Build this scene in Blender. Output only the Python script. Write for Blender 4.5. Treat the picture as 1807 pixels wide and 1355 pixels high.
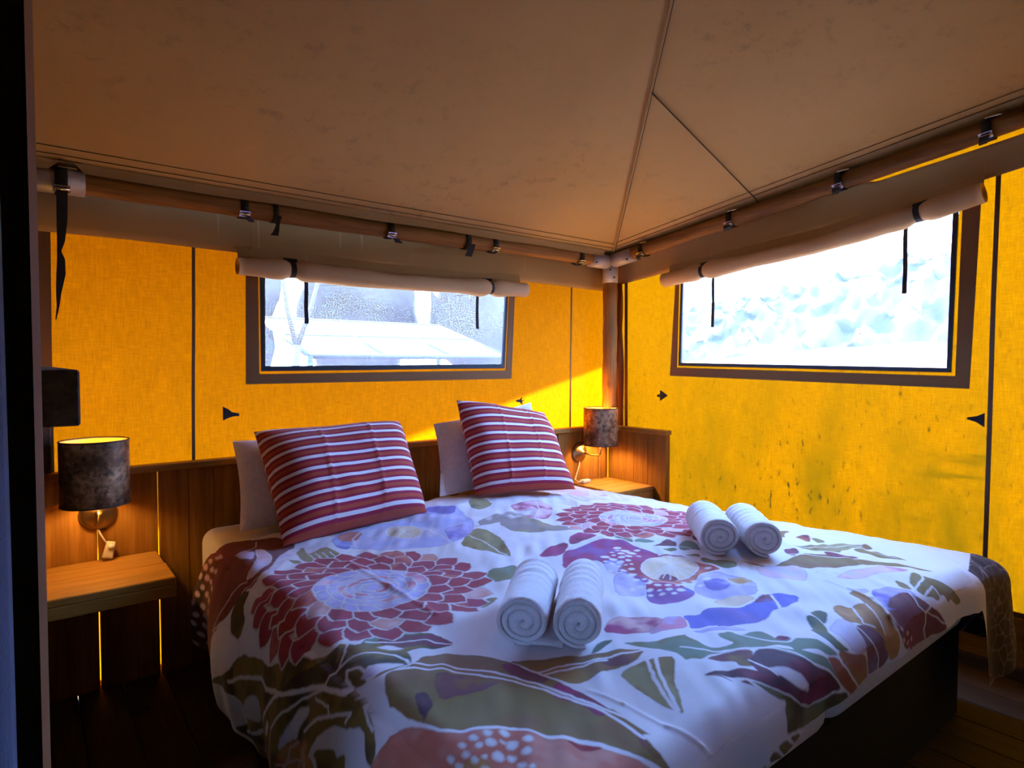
import bpy, bmesh, math, random
import numpy as np
from mathutils import Vector, Matrix

for o in list(bpy.data.objects):
    bpy.data.objects.remove(o, do_unlink=True)
scene = bpy.context.scene
COL = scene.collection
random.seed(7)
RNG = np.random.default_rng(11)
PI = math.pi

# ------------------------------------------------------------------ camera
cam_data = bpy.data.cameras.new('camera')
cam_data.sensor_width = 36.0
cam_data.lens = 1088.0 / 1807.0 * 36.0
cam_data.clip_start = 0.02
cam_data.clip_end = 500
cam = bpy.data.objects.new('camera', cam_data)
COL.objects.link(cam)
cam.location = (0, 0, 1.215)
cam.rotation_euler = (math.radians(90 - 1.85), 0, math.radians(-38.1))
scene.camera = cam

# ------------------------------------------------------------------ sky, sun, exposure
world = bpy.data.worlds.new('sky')
scene.world = world
world.use_nodes = True
bg = world.node_tree.nodes['Background']
bg.inputs['Color'].default_value = (0.25, 0.46, 1.0, 1)
bg.inputs['Strength'].default_value = 52.0

SUN_DIR = Vector((-0.15, 0.80, 0.55)).normalized()      # towards the sun
sun_data = bpy.data.lights.new('sun', 'SUN')
sun_data.energy = 85.0
sun_data.angle = math.radians(0.9)
sun_data.color = (1.0, 0.86, 0.66)
sun = bpy.data.objects.new('sun', sun_data)
COL.objects.link(sun)
sun.location = (-3, 20, 15)
sun.rotation_euler = SUN_DIR.to_track_quat('Z', 'Y').to_euler()

scene.view_settings.view_transform = 'Standard'
scene.view_settings.look = 'None'
scene.view_settings.exposure = 0.0
scene.view_settings.gamma = 1.0
scene.view_settings.use_curve_mapping = False

# ------------------------------------------------------------------ material helpers
def srgb(r, g, b):
    def f(c):
        c /= 255.0
        return c / 12.92 if c <= 0.04045 else ((c + 0.055) / 1.055) ** 2.4
    return (f(r), f(g), f(b), 1)

class NT:
    def __init__(self, name):
        self.m = bpy.data.materials.new(name)
        self.m.use_nodes = True
        self.t = self.m.node_tree
        self.t.nodes.clear()
        self.out = self.t.nodes.new('ShaderNodeOutputMaterial')
    def n(self, typ, **kw):
        nd = self.t.nodes.new('ShaderNode' + typ)
        for k, v in kw.items():
            if k in nd.inputs:
                nd.inputs[k].default_value = v
            else:
                setattr(nd, k, v)
        return nd
    def l(self, a, b):
        self.t.links.new(a, b)
    def coord(self, kind='Object', scale=(1, 1, 1), rot=(0, 0, 0), rand=False):
        tc = self.n('TexCoord')
        mp = self.n('Mapping')
        mp.inputs['Scale'].default_value = scale
        mp.inputs['Rotation'].default_value = rot
        self.l(tc.outputs[kind], mp.inputs['Vector'])
        if rand:
            oi = self.n('ObjectInfo')
            mul = self.n('VectorMath', operation='SCALE')
            mul.inputs[0].default_value = (13.1, 7.7, 9.3)
            self.l(oi.outputs['Random'], mul.inputs['Scale'])
            self.l(mul.outputs[0], mp.inputs['Location'])
        return mp.outputs['Vector']
    def noise(self, vec, scale, detail=4, rough=0.55):
        nz = self.n('TexNoise')
        nz.inputs['Scale'].default_value = scale
        nz.inputs['Detail'].default_value = detail
        nz.inputs['Roughness'].default_value = rough
        self.l(vec, nz.inputs['Vector'])
        return nz.outputs['Fac']
    def ramp(self, fac, stops, interp='LINEAR'):
        r = self.n('ValToRGB')
        cr = r.color_ramp
        cr.interpolation = interp
        while len(cr.elements) > 1:
            cr.elements.remove(cr.elements[-1])
        cr.elements[0].position = stops[0][0]
        cr.elements[0].color = stops[0][1]
        for p, c in stops[1:]:
            e = cr.elements.new(p)
            e.color = c
        self.l(fac, r.inputs['Fac'])
        return r.outputs['Color']
    def mix(self, fac, a, b, blend='MIX'):
        mx = self.n('Mix', data_type='RGBA', blend_type=blend)
        if isinstance(fac, (int, float)):
            mx.inputs[0].default_value = fac
        else:
            self.l(fac, mx.inputs[0])
        for k, v in ((6, a), (7, b)):
            if isinstance(v, tuple):
                mx.inputs[k].default_value = v
            else:
                self.l(v, mx.inputs[k])
        return mx.outputs[2]
    def math(self, op, a, b):
        m = self.n('Math', operation=op)
        for k, v in ((0, a), (1, b)):
            if isinstance(v, (int, float)):
                m.inputs[k].default_value = v
            else:
                self.l(v, m.inputs[k])
        return m.outputs[0]
    def bump(self, h, strength=0.3, dist=0.002):
        b = self.n('Bump')
        b.inputs['Strength'].default_value = strength
        b.inputs['Distance'].default_value = dist
        self.l(h, b.inputs['Height'])
        return b.outputs['Normal']
    def pbsdf(self, color, rough=0.7, metal=0.0, normal=None, sheen=0.0, spec=0.5):
        p = self.n('BsdfPrincipled')
        if isinstance(color, tuple):
            p.inputs['Base Color'].default_value = color
        else:
            self.l(color, p.inputs['Base Color'])
        p.inputs['Roughness'].default_value = rough
        p.inputs['Metallic'].default_value = metal
        p.inputs['Specular IOR Level'].default_value = spec
        if sheen:
            p.inputs['Sheen Weight'].default_value = sheen
        if normal is not None:
            self.l(normal, p.inputs['Normal'])
        return p.outputs[0]
    def done(self, shader):
        self.l(shader, self.out.inputs['Surface'])
        return self.m

def weave(nt, vec, sc=420.0):
    """fine cross-woven thread relief, 0..1"""
    a = nt.noise(nt.coord('Object', (sc, sc, sc * 0.08)), 1.0, 2)
    b = nt.noise(nt.coord('Object', (sc * 0.08, sc * 0.08, sc)), 1.0, 2)
    return nt.math('MULTIPLY', nt.math('ADD', a, b), 0.5)

def mat_canvas_yellow(name, dirt=1.0, gain=1.0, green=1.0):
    nt = NT(name)
    obj = nt.coord('Object')
    thread = weave(nt, obj, 260.0)
    slub = nt.noise(nt.coord('Object', (30, 30, 7)), 1.0, 4)
    big = nt.noise(nt.coord('Object', (1.3, 1.3, 1.3)), 1.0, 3)
    spots = nt.noise(nt.coord('Object', (44, 44, 17)), 1.0, 4, 0.65)
    smear = nt.noise(nt.coord('Object', (5, 5, 2.2)), 1.0, 5, 0.65)
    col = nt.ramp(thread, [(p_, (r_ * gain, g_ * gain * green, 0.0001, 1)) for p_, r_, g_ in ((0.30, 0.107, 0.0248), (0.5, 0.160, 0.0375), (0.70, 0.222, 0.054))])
    col = nt.mix(nt.ramp(slub, [(0.35, (0, 0, 0, 1)), (0.65, (1, 1, 1, 1))]), nt.mix(0.85, col, col), nt.mix(0.14, col, (0.125, 0.029, 0.0, 1)))
    # mildew spots, stronger low on the wall
    geo = nt.n('NewGeometry')
    sep = nt.n('SeparateXYZ')
    nt.l(geo.outputs['Position'], sep.inputs[0])
    low = nt.n('MapRange')
    low.inputs['From Min'].default_value = 1.45
    low.inputs['From Max'].default_value = 0.55
    nt.l(sep.outputs['Z'], low.inputs['Value'])
    sp = nt.ramp(spots, [(0.60, (0, 0, 0, 1)), (0.70, (1, 1, 1, 1))])
    sp = nt.math('MULTIPLY', sp, nt.math('MULTIPLY', nt.ramp(big, [(0.36, (0.25, 0.25, 0.25, 1)), (0.56, (1, 1, 1, 1))]), 0.75 * dirt))
    sp = nt.math('MULTIPLY', sp, nt.math('ADD', low.outputs[0], 0.25))
    sm = nt.math('MULTIPLY', nt.ramp(smear, [(0.42, (0, 0, 0, 1)), (0.70, (1, 1, 1, 1))]), nt.math('MULTIPLY', low.outputs[0], 0.55 * dirt))
    col = nt.mix(sm, col, (0.065, 0.025, 0.0002, 1))
    col = nt.mix(sp, col, (0.019, 0.009, 0.0005, 1))
    if dirt > 1:                                  # dark damp creases fanning out from the long seam
        px = nt.coord('Object')
        yr = nt.n('MapRange')
        yr.inputs['From Min'].default_value = 1.20
        yr.inputs['From Max'].default_value = 0.78
        nt.l(sep.outputs['Y'], yr.inputs['Value'])
        zr = nt.n('MapRange')
        zr.inputs['From Min'].default_value = 1.15
        zr.inputs['From Max'].default_value = 0.75
        nt.l(sep.outputs['Z'], zr.inputs['Value'])
        cr_ = nt.noise(nt.coord('Object', (3.0, 3.0, 21)), 1.0, 3, 0.5)
        fc = nt.math('MULTIPLY', nt.ramp(cr_, [(0.50, (0, 0, 0, 1)), (0.66, (0.8, 0.8, 0.8, 1))]), nt.math('MULTIPLY', yr.outputs[0], zr.outputs[0]))
        lt = nt.n('Math', operation='GREATER_THAN')
        nt.l(sep.outputs['Y'], lt.inputs[0])
        lt.inputs[1].default_value = 0.755
        col = nt.mix(nt.math('MULTIPLY', fc, lt.outputs[0]), col, (0.045, 0.020, 0.0002, 1))
    tr = nt.n('BsdfTranslucent')
    nt.l(col, tr.inputs['Color'])
    df = nt.n('BsdfDiffuse')
    df.inputs['Color'].default_value = (0.26, 0.12, 0.010, 1)
    ms = nt.n('MixShader')
    ms.inputs[0].default_value = 0.25
    nrm = nt.bump(thread, 0.25, 0.001)
    nt.l(nrm, df.inputs['Normal'])
    nt.l(tr.outputs[0], ms.inputs[1])
    nt.l(df.outputs[0], ms.inputs[2])
    return nt.done(ms.outputs[0])

def mat_canvas_brown(name, c1, c2, trans=None, stains=False, streaks=False):
    nt = NT(name)
    obj = nt.coord('Object')
    big = nt.noise(nt.coord('Object', (1.7, 1.7, 1.7)), 1.0, 5, 0.6)
    thread = weave(nt, obj, 330.0)
    col = nt.mix(nt.ramp(big, [(0.3, (0, 0, 0, 1)), (0.7, (1, 1, 1, 1))]), c1, c2)
    if stains:
        st = nt.noise(nt.coord('Object', (16, 16, 16)), 1.0, 5, 0.7)
        reg = nt.noise(nt.coord('Object', (1.1, 1.1, 1.1)), 1.0, 2)
        f = nt.math('MULTIPLY', nt.ramp(st, [(0.54, (0, 0, 0, 1)), (0.68, (1, 1, 1, 1))]), nt.ramp(reg, [(0.42, (0, 0, 0, 1)), (0.58, (0.38, 0.38, 0.38, 1))]))
        col = nt.mix(f, col, (0.10, 0.075, 0.04, 1))
    if streaks:                                   # pale dried water runs
        rn = nt.noise(nt.coord('Object', (38, 38, 1.6)), 1.0, 2, 0.5)
        rg_ = nt.noise(nt.coord('Object', (3.1, 3.1, 5.0)), 1.0, 2)
        f = nt.math('MULTIPLY', nt.ramp(rn, [(0.66, (0, 0, 0, 1)), (0.71, (1, 1, 1, 1))]), nt.ramp(rg_, [(0.48, (0, 0, 0, 1)), (0.58, (0.5, 0.5, 0.5, 1))]))
        col = nt.mix(f, col, (0.55, 0.38, 0.20, 1))
    sh = nt.pbsdf(col, 0.75, normal=nt.bump(thread, 0.2, 0.001), spec=0.25)
    if trans:
        tr = nt.n('BsdfTranslucent')
        tr.inputs['Color'].default_value = trans
        ms = nt.n('MixShader')
        ms.inputs[0].default_value = 0.3
        nt.l(sh, ms.inputs[1])
        nt.l(tr.outputs[0], ms.inputs[2])
        sh = ms.outputs[0]
    return nt.done(sh)

def mat_wood(name, dark, light, axis='Z', rough=0.55, scale=1.0):
    nt = NT(name)
    s = [22 * scale] * 3
    s['XYZ'.index(axis)] = 1.6 * scale
    v = nt.coord('Object', tuple(s), rand=True)
    g = nt.noise(v, 1.0, 6, 0.62)
    s2 = [90 * scale] * 3
    s2['XYZ'.index(axis)] = 5 * scale
    fine = nt.noise(nt.coord('Object', tuple(s2), rand=True), 1.0, 3)
    s3 = [7 * scale] * 3
    s3['XYZ'.index(axis)] = 3.4 * scale
    knot = nt.noise(nt.coord('Object', tuple(s3), rand=True), 1.0, 2)
    col = nt.ramp(g, [(0.25, dark), (0.75, light)])
    col = nt.mix(nt.ramp(fine, [(0.35, (0, 0, 0, 1)), (0.7, (0.35, 0.35, 0.35, 1))]), col, tuple(c * 0.45 for c in dark[:3]) + (1,))
    col = nt.mix(nt.ramp(knot, [(0.70, (0, 0, 0, 1)), (0.78, (0.8, 0.8, 0.8, 1))]), col, tuple(c * 0.3 for c in dark[:3]) + (1,))
    oi = nt.n('ObjectInfo')
    hs = nt.n('HueSaturation')
    nt.l(col, hs.inputs['Color'])
    vv = nt.n('MapRange')
    vv.inputs['To Min'].default_value = 0.78
    vv.inputs['To Max'].default_value = 1.18
    nt.l(oi.outputs['Random'], vv.inputs['Value'])
    nt.l(vv.outputs[0], hs.inputs['Value'])
    return nt.done(nt.pbsdf(hs.outputs[0], rough, normal=nt.bump(fine, 0.35, 0.0015), spec=0.15))

def mat_plain(name, color, rough=0.6, metal=0.0, grain=0.0, gscale=200.0, sheen=0.0, spec=0.4):
    nt = NT(name)
    v = nt.coord('Object')
    g = nt.noise(v, gscale, 3)
    col = nt.mix(nt.ramp(g, [(0.3, (0, 0, 0, 1)), (0.7, (1, 1, 1, 1))]), tuple(c * 0.86 for c in color[:3]) + (1,), color)
    nrm = nt.bump(g, grain, 0.002) if grain else None
    return nt.done(nt.pbsdf(col, rough, metal, nrm, sheen, spec))

M = {}
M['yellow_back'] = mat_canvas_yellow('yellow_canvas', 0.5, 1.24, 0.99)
M['yellow_side'] = mat_canvas_yellow('dimmed_mildewed_canvas', 1.7, 0.92, 1.18)  # lower gain puts the side wall's weaker light into its colour
M['roof'] = mat_canvas_brown('roof_canvas', (0.37, 0.212, 0.066, 1), (0.42, 0.245, 0.080, 1), stains=True)
M['hem'] = mat_canvas_brown('roof_hem_canvas', (0.30, 0.165, 0.05, 1), (0.35, 0.195, 0.062, 1))
M['valance'] = mat_canvas_brown('valance_canvas', (0.32, 0.165, 0.045, 1), (0.38, 0.20, 0.058, 1), streaks=True)
M['roll'] = mat_canvas_brown('rolled_flap_canvas', (0.44, 0.255, 0.11, 1), (0.50, 0.295, 0.13, 1))
M['border'] = mat_canvas_brown('window_border_canvas', (0.24, 0.095, 0.028, 1), (0.28, 0.115, 0.034, 1), trans=(0.085, 0.017, 0.001, 1))
M['seam'] = mat_canvas_brown('seam_tape', (0.10, 0.055, 0.02, 1), (0.14, 0.075, 0.03, 1))
M['dark_canvas'] = mat_canvas_brown('dark_tent_canvas', (0.12, 0.085, 0.05, 1), (0.16, 0.11, 0.065, 1))
M['stitch'] = mat_plain('stitching', (0.05, 0.032, 0.018, 1), 0.8)
M['board'] = mat_wood('stained_board', (0.19, 0.076, 0.013, 1), (0.42, 0.20, 0.038, 1), 'Z')
M['board_x'] = mat_wood('stained_board_lengthwise', (0.28, 0.125, 0.024, 1), (0.52, 0.27, 0.060, 1), 'X', 0.5)
M['board_y'] = mat_wood('stained_board_crosswise', (0.19, 0.076, 0.013, 1), (0.42, 0.20, 0.038, 1), 'Y', 0.5)
M['floor'] = mat_wood('floor_plank_wood', (0.045, 0.026, 0.014, 1), (0.085, 0.052, 0.030, 1), 'Y', 0.6)
M['pole'] = mat_wood('log_pole', (0.10, 0.034, 0.008, 1), (0.42, 0.185, 0.045, 1), 'X', 0.6)
M['pole_y'] = mat_wood('log_pole_side', (0.10, 0.034, 0.008, 1), (0.42, 0.185, 0.045, 1), 'Y', 0.6)
M['post'] = mat_wood('log_post', (0.14, 0.045, 0.008, 1), (0.42, 0.17, 0.03, 1), 'Z', 0.6)
M['rough'] = mat_wood('rough_timber', (0.045, 0.030, 0.020, 1), (0.13, 0.090, 0.060, 1), 'Y', 0.85, 1.6)
M['galv'] = mat_plain('galvanised_sleeve', (0.42, 0.35, 0.31, 1), 0.5, 0.35, 0.15, 60)
M['chrome'] = mat_plain('buckle_metal', (0.75, 0.75, 0.76, 1), 0.25, 1.0)
M['strap'] = mat_plain('black_webbing', (0.012, 0.011, 0.011, 1), 0.8, 0, 0.3, 500)
M['gasket'] = mat_plain('black_piping', (0.014, 0.014, 0.018, 1), 0.7)
M['sheet'] = mat_plain('white_sheet', (0.74, 0.68, 0.62, 1), 0.85, 0, 0.25, 90, 0.2)
M['pillow'] = mat_plain('white_pillowcase', (0.80, 0.77, 0.76, 1), 0.85, 0, 0.3, 60, 0.2)
M['base'] = mat_plain('dark_bed_base_fabric', (0.007, 0.0065, 0.006, 1), 0.9, 0, 0.3, 300)
M['plastic'] = mat_plain('white_plastic', (0.78, 0.74, 0.68, 1), 0.35)
M['brass'] = mat_plain('bronze_metal', (0.34, 0.24, 0.13, 1), 0.35, 1.0)
M['rim'] = mat_plain('dark_shade_rim', (0.03, 0.024, 0.018, 1), 0.5)
M['gold'] = mat_plain('gold_lining', (0.90, 0.55, 0.14, 1), 0.45, 0.3)
M['curtain'] = mat_plain('blue_curtain_cloth', (0.035, 0.060, 0.130, 1), 0.9, 0, 0.4, 240, 0.15)
M['ground'] = mat_plain('pale_grass', (0.14, 0.085, 0.034, 1), 0.9, 0, 0.3, 3)
M['leaf'] = mat_plain('tree_leaves', (0.058, 0.036, 0.015, 1), 0.9, 0, 0.5, 4)
M['leaf2'] = mat_plain('light_tree_leaves', (0.058, 0.036, 0.015, 1), 0.9, 0, 0.5, 4)
M['bark'] = mat_plain('pale_bark', (0.075, 0.050, 0.028, 1), 0.9, 0, 0.5, 20)
M['awning'] = mat_plain('white_awning_cloth', (0.060, 0.042, 0.024, 1), 0.8)
M['awning_frame'] = mat_plain('grey_awning_frame', (0.022, 0.015, 0.009, 1), 0.6)

def mat_towel():
    nt = NT('white_terry_towel')
    v = nt.coord('Object')
    a = nt.noise(v, 260, 3, 0.7)
    b = nt.noise(v, 60, 3, 0.6)
    h = nt.math('ADD', a, nt.math('MULTIPLY', b, 0.6))
    col = nt.ramp(a, [(0.25, (0.78, 0.78, 0.81, 1)), (0.7, (0.93, 0.93, 0.95, 1))])
    return nt.done(nt.pbsdf(col, 0.95, normal=nt.bump(h, 0.55, 0.003), sheen=0.4, spec=0.1))
M['towel'] = mat_towel()

def mat_shade():
    nt = NT('mottled_bronze_shade')
    v = nt.coord('Object', (1, 1, 1), rand=True)
    a = nt.noise(v, 9, 7, 0.68)
    b = nt.noise(v, 42, 5, 0.65)
    col = nt.ramp(a, [(0.30, (0.026, 0.012, 0.006, 1)), (0.46, (0.16, 0.075, 0.032, 1)), (0.60, (0.46, 0.25, 0.125, 1)), (0.75, (0.16, 0.075, 0.028, 1))])
    col = nt.mix(nt.ramp(b, [(0.50, (0, 0, 0, 1)), (0.64, (0.8, 0.8, 0.8, 1))]), col, (0.025, 0.020, 0.012, 1))
    p = nt.n('BsdfPrincipled')
    nt.l(col, p.inputs['Base Color'])
    p.inputs['Metallic'].default_value = 0.65
    nt.l(nt.ramp(b, [(0.3, (0.30, 0.30, 0.30, 1)), (0.7, (0.55, 0.55, 0.55, 1))]), p.inputs['Roughness'])
    return nt.done(p.outputs[0])
M['shade'] = mat_shade()

def mat_pane():
    nt = NT('milky_window_film')
    tp = nt.n('BsdfTransparent')
    tp.inputs['Color'].default_value = (0.93, 0.95, 0.97, 1)
    tl = nt.n('BsdfTranslucent')
    tl.inputs['Color'].default_value = (0.85, 0.90, 0.95, 1)
    n = nt.noise(nt.coord('Object', (3, 3, 5)), 1.0, 4)
    f = nt.ramp(n, [(0.3, (0.028, 0.028, 0.028, 1)), (0.7, (0.044, 0.044, 0.044, 1))])
    ms = nt.n('MixShader')
    nt.l(f, ms.inputs[0])
    nt.l(tp.outputs[0], ms.inputs[1])
    nt.l(tl.outputs[0], ms.inputs[2])
    return nt.done(ms.outputs[0])
M['pane'] = mat_pane()

def mat_bulb():
    nt = NT('lit_bulb')
    e = nt.n('Emission')
    e.inputs['Color'].default_value = (1.0, 0.62, 0.22, 1)
    e.inputs['Strength'].default_value = 60.0
    return nt.done(e.outputs[0])
M['bulb'] = mat_bulb()

def mat_attr(name, bump=0.25, rough=0.85, translucent=False):
    nt = NT(name)
    a = nt.n('VertexColor')
    a.layer_name = 'print'
    g = nt.noise(nt.coord('Object'), 700, 2)
    return nt.done(nt.pbsdf(a.outputs['Color'], rough, normal=nt.bump(g, bump, 0.001), sheen=0.15, spec=0.2))
M['duvet'] = mat_attr('floral_print_cotton')

def mat_stripes():
    """crimson, rust and white woven stripes along the pillow's V coordinate"""
    nt = NT('striped_pillowcase')
    uv = nt.n('UVMap')
    uv.uv_map = 'cloth'
    sep = nt.n('SeparateXYZ')
    nt.l(uv.outputs[0], sep.inputs[0])
    fr = nt.math('FRACT', nt.math('ADD', nt.math('MULTIPLY', sep.outputs['Y'], 10.0), 0.45), 0.0)
    white = (0.80, 0.77, 0.78, 1)
    crim = srgb(150, 28, 62)
    rust = srgb(176, 70, 44)
    col = nt.ramp(fr, [(0.0, white), (0.27, crim), (0.47, rust), (0.76, crim)], 'CONSTANT')
    g = nt.noise(nt.coord('Object'), 500, 2)
    w = nt.noise(nt.coord('Object'), 16, 3)
    h = nt.math('ADD', nt.math('MULTIPLY', g, 0.15), w)
    return nt.done(nt.pbsdf(col, 0.8, normal=nt.bump(h, 0.3, 0.006), sheen=0.15, spec=0.2))
M['stripes'] = mat_stripes()

# ------------------------------------------------------------------ mesh helpers
def put(o, parent=None, label=None, cat=None, group=None, kind=None):
    if o.name not in COL.objects:
        COL.objects.link(o)
    if parent is not None:
        o.parent = parent
        o.matrix_parent_inverse = parent.matrix_basis.inverted()
    if label: o['label'] = label
    if cat: o['category'] = cat
    if group: o['group'] = group
    if kind: o['kind'] = kind
    return o

def empty(name, loc, label=None, cat=None, group=None, kind=None):
    o = bpy.data.objects.new(name, None)
    o.location = loc
    o.empty_display_size = 0.05
    return put(o, None, label, cat, group, kind)

def recentre(me):
    """move the mesh so that its origin is its centre; returns the centre"""
    n = len(me.vertices)
    co = np.empty(n * 3, 'f')
    me.vertices.foreach_get('co', co)
    co = co.reshape(-1, 3)
    c = (co.min(0) + co.max(0)) / 2
    co -= c
    me.vertices.foreach_set('co', co.ravel())
    return Vector(c.tolist())

def mesh(name, verts, faces, mat, parent=None, smooth=False, centre=True, **kw):
    me = bpy.data.meshes.new(name)
    me.from_pydata([tuple(v) for v in verts], [], faces)
    me.materials.append(mat)
    if smooth:
        me.polygons.foreach_set('use_smooth', [True] * len(me.polygons))
    me.update()
    o = bpy.data.objects.new(name, me)
    if centre:
        o.location = recentre(me)
    return put(o, parent, **kw)

def bm_obj(name, bm, mat, parent=None, smooth=False, **kw):
    bmesh.ops.recalc_face_normals(bm, faces=bm.faces)
    me = bpy.data.meshes.new(name)
    bm.to_mesh(me)
    bm.free()
    me.materials.append(mat)
    if smooth:
        me.polygons.foreach_set('use_smooth', [True] * len(me.polygons))
    o = bpy.data.objects.new(name, me)
    o.location = recentre(me)
    return put(o, parent, **kw)

def box(name, lo, hi, mat, parent=None, bevel=0.003, **kw):
    bm = bmesh.new()
    bmesh.ops.create_cube(bm, size=1.0)
    lo, hi = Vector(lo), Vector(hi)
    for v in bm.verts:
        v.co = Vector((lo[i] + (v.co[i] + 0.5) * (hi[i] - lo[i]) for i in range(3)))
    if bevel:
        bmesh.ops.bevel(bm, geom=bm.edges[:], offset=bevel, segments=1, affect='EDGES', profile=0.5)
    return bm_obj(name, bm, mat, parent, **kw)

def frame_at(d):
    d = d.normalized()
    up = Vector((0, 0, 1)) if abs(d.z) < 0.9 else Vector((1, 0, 0))
    a = d.cross(up).normalized()
    return a, a.cross(d).normalized()

def tube_geo(pts, radii, seg=16, caps=True, closed_ref=None):
    pts = [Vector(p) for p in pts]
    if not hasattr(radii, '__len__'):
        radii = [radii] * len(pts)
    V, Fc = [], []
    for i, p in enumerate(pts):
        d = pts[min(i + 1, len(pts) - 1)] - pts[max(i - 1, 0)]
        a, b = frame_at(d)
        for k in range(seg):
            w = 2 * PI * k / seg
            V.append(p + (a * math.cos(w) + b * math.sin(w)) * radii[i])
    for i in range(len(pts) - 1):
        for k in range(seg):
            k2 = (k + 1) % seg
            Fc.append((i * seg + k, i * seg + k2, (i + 1) * seg + k2, (i + 1) * seg + k))
    if caps:
        Fc.append(tuple(range(seg - 1, -1, -1)))
        n = (len(pts) - 1) * seg
        Fc.append(tuple(range(n, n + seg)))
    return V, Fc

def tube(name, pts, radii, mat, parent=None, seg=16, caps=True, smooth=True, **kw):
    V, Fc = tube_geo(pts, radii, seg, caps)
    return mesh(name, V, Fc, mat, parent, smooth, **kw)

def ribbon(name, centre_pts, wid, widdir, thick, nrm, mat, parent=None, **kw):
    """a flat strap along centre_pts with width and thickness"""
    V, Fc = [], []
    n = len(centre_pts)
    if not hasattr(wid, '__len__'):
        wid = [wid] * n
    wd, nr = Vector(widdir).normalized(), Vector(nrm).normalized()
    for p, w in zip(centre_pts, wid):
        p = Vector(p)
        V += [p - wd * w / 2 - nr * thick / 2, p + wd * w / 2 - nr * thick / 2, p + wd * w / 2 + nr * thick / 2, p - wd * w / 2 + nr * thick / 2]
    for i in range(n - 1):
        for k in range(4):
            k2 = (k + 1) % 4
            Fc.append((i * 4 + k, i * 4 + k2, i * 4 + 4 + k2, i * 4 + 4 + k))
    Fc += [(3, 2, 1, 0), (n * 4 - 4, n * 4 - 3, n * 4 - 2, n * 4 - 1)]
    return mesh(name, V, Fc, mat, parent, **kw)

def grid_mesh(name, P, mat, parent=None, smooth=True, **kw):
    """P: (rows, cols, 3) array of points"""
    nr, nc = P.shape[:2]
    idx = np.arange(nr * nc).reshape(nr, nc)
    q = np.stack([idx[:-1, :-1], idx[:-1, 1:], idx[1:, 1:], idx[1:, :-1]], -1).reshape(-1, 4)
    me = bpy.data.meshes.new(name)
    me.vertices.add(nr * nc)
    me.vertices.foreach_set('co', P.astype('f').reshape(-1))
    me.loops.add(q.size)
    me.loops.foreach_set('vertex_index', q.astype('i').reshape(-1))
    me.polygons.add(len(q))
    me.polygons.foreach_set('loop_start', np.arange(0, q.size, 4, dtype='i'))
    if smooth:
        me.polygons.foreach_set('use_smooth', np.ones(len(q), bool))
    me.materials.append(mat)
    me.update(calc_edges=True)
    o = bpy.data.objects.new(name, me)
    return put(o, parent, **kw)

def vnoise(x, y, cell, seed=0):
    """smooth value noise in -1..1 on arrays x, y"""
    r = np.random.default_rng(seed)
    n = 128
    tab = r.uniform(-1, 1, (n, n))
    a, b = np.asarray(x) / cell + 37.3, np.asarray(y) / cell + 51.7
    i, j = np.floor(a).astype(int), np.floor(b).astype(int)
    fa, fb = a - i, b - j
    fa, fb = fa * fa * (3 - 2 * fa), fb * fb * (3 - 2 * fb)
    g = lambda p, q: tab[p % n, q % n]
    return (g(i, j) * (1 - fa) + g(i + 1, j) * fa) * (1 - fb) + (g(i, j + 1) * (1 - fa) + g(i + 1, j + 1) * fa) * fb

# ------------------------------------------------------------------ setting: floor and walls
YB, XR_, YN, XW = 2.77, 3.0, -0.15, -2.4      # back wall, right wall, near wall, far living-room side

floor = empty('floor', (0, 0, 0), kind='structure', label='dark brown plank floor of the tent')
w = 0.14
x = XW
while x < XR_ - 0.02:
    x2 = min(x + w, XR_)
    box('floor_plank', (x + 0.0015, YN, -0.03), (x2 - 0.0015, YB, 0.0), M['floor'], floor, 0.002)
    x = x2
box('joist_layer', (XW, YN, -0.06), (XR_, YB, -0.031), M['base'], floor, 0)

def wall_grid(name, to3, u0, u1, v0, v1, hole, mat, parent, n=4, amp=0.004, seed=1):
    """a canvas sheet in (u, v) with a four-sided hole; to3 maps (u, v, offset) to 3-D"""
    bm = bmesh.new()
    def sheet(q, nu, nv):
        vs = []
        for j in range(nv + 1):
            for i in range(nu + 1):
                a, b = i / nu, j / nv
                p = [(q[0][k] * (1 - a) + q[1][k] * a) * (1 - b) + (q[3][k] * (1 - a) + q[2][k] * a) * b for k in (0, 1)]
                off = amp * (float(vnoise(p[0], p[1], 0.45, seed)) + 0.4 * float(vnoise(p[0], p[1], 0.16, seed + 1)))
                vs.append(bm.verts.new(to3(p[0], p[1], off)))
        for j in range(nv):
            for i in range(nu):
                k = j * (nu + 1) + i
                bm.faces.new((vs[k], vs[k + 1], vs[k + nu + 2], vs[k + nu + 1]))
    if hole:
        h = hole                                   # bottom-left, bottom-right, top-right, top-left
        O = [(u0, v0), (u1, v0), (u1, v1), (u0, v1)]
        hb0, hb1, ht1, ht0 = h
        a0, a1, b1, b0 = (hb0[0], v0), (hb1[0], v0), (ht1[0], v1), (ht0[0], v1)
        l0, l1 = (u0, hb0[1]), (u0, ht0[1])
        r0, r1 = (u1, hb1[1]), (u1, ht1[1])
        N = 12
        sheet([O[0], a0, hb0, l0], N, N); sheet([a0, a1, hb1, hb0], N * 2, N); sheet([a1, O[1], r0, hb1], N, N)
        sheet([l0, hb0, ht0, l1], N, N); sheet([hb1, r0, r1, ht1], N, N)
        sheet([l1, ht0, b0, O[3]], N, N); sheet([ht0, ht1, b1, b0], N * 2, N); sheet([ht1, r1, O[2], b1], N, N)
        bmesh.ops.remove_doubles(bm, verts=bm.verts, dist=0.0005)
    else:
        sheet([(u0, v0), (u1, v0), (u1, v1), (u0, v1)], 30, 24)
    return bm_obj(name, bm, mat, parent, True)

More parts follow.
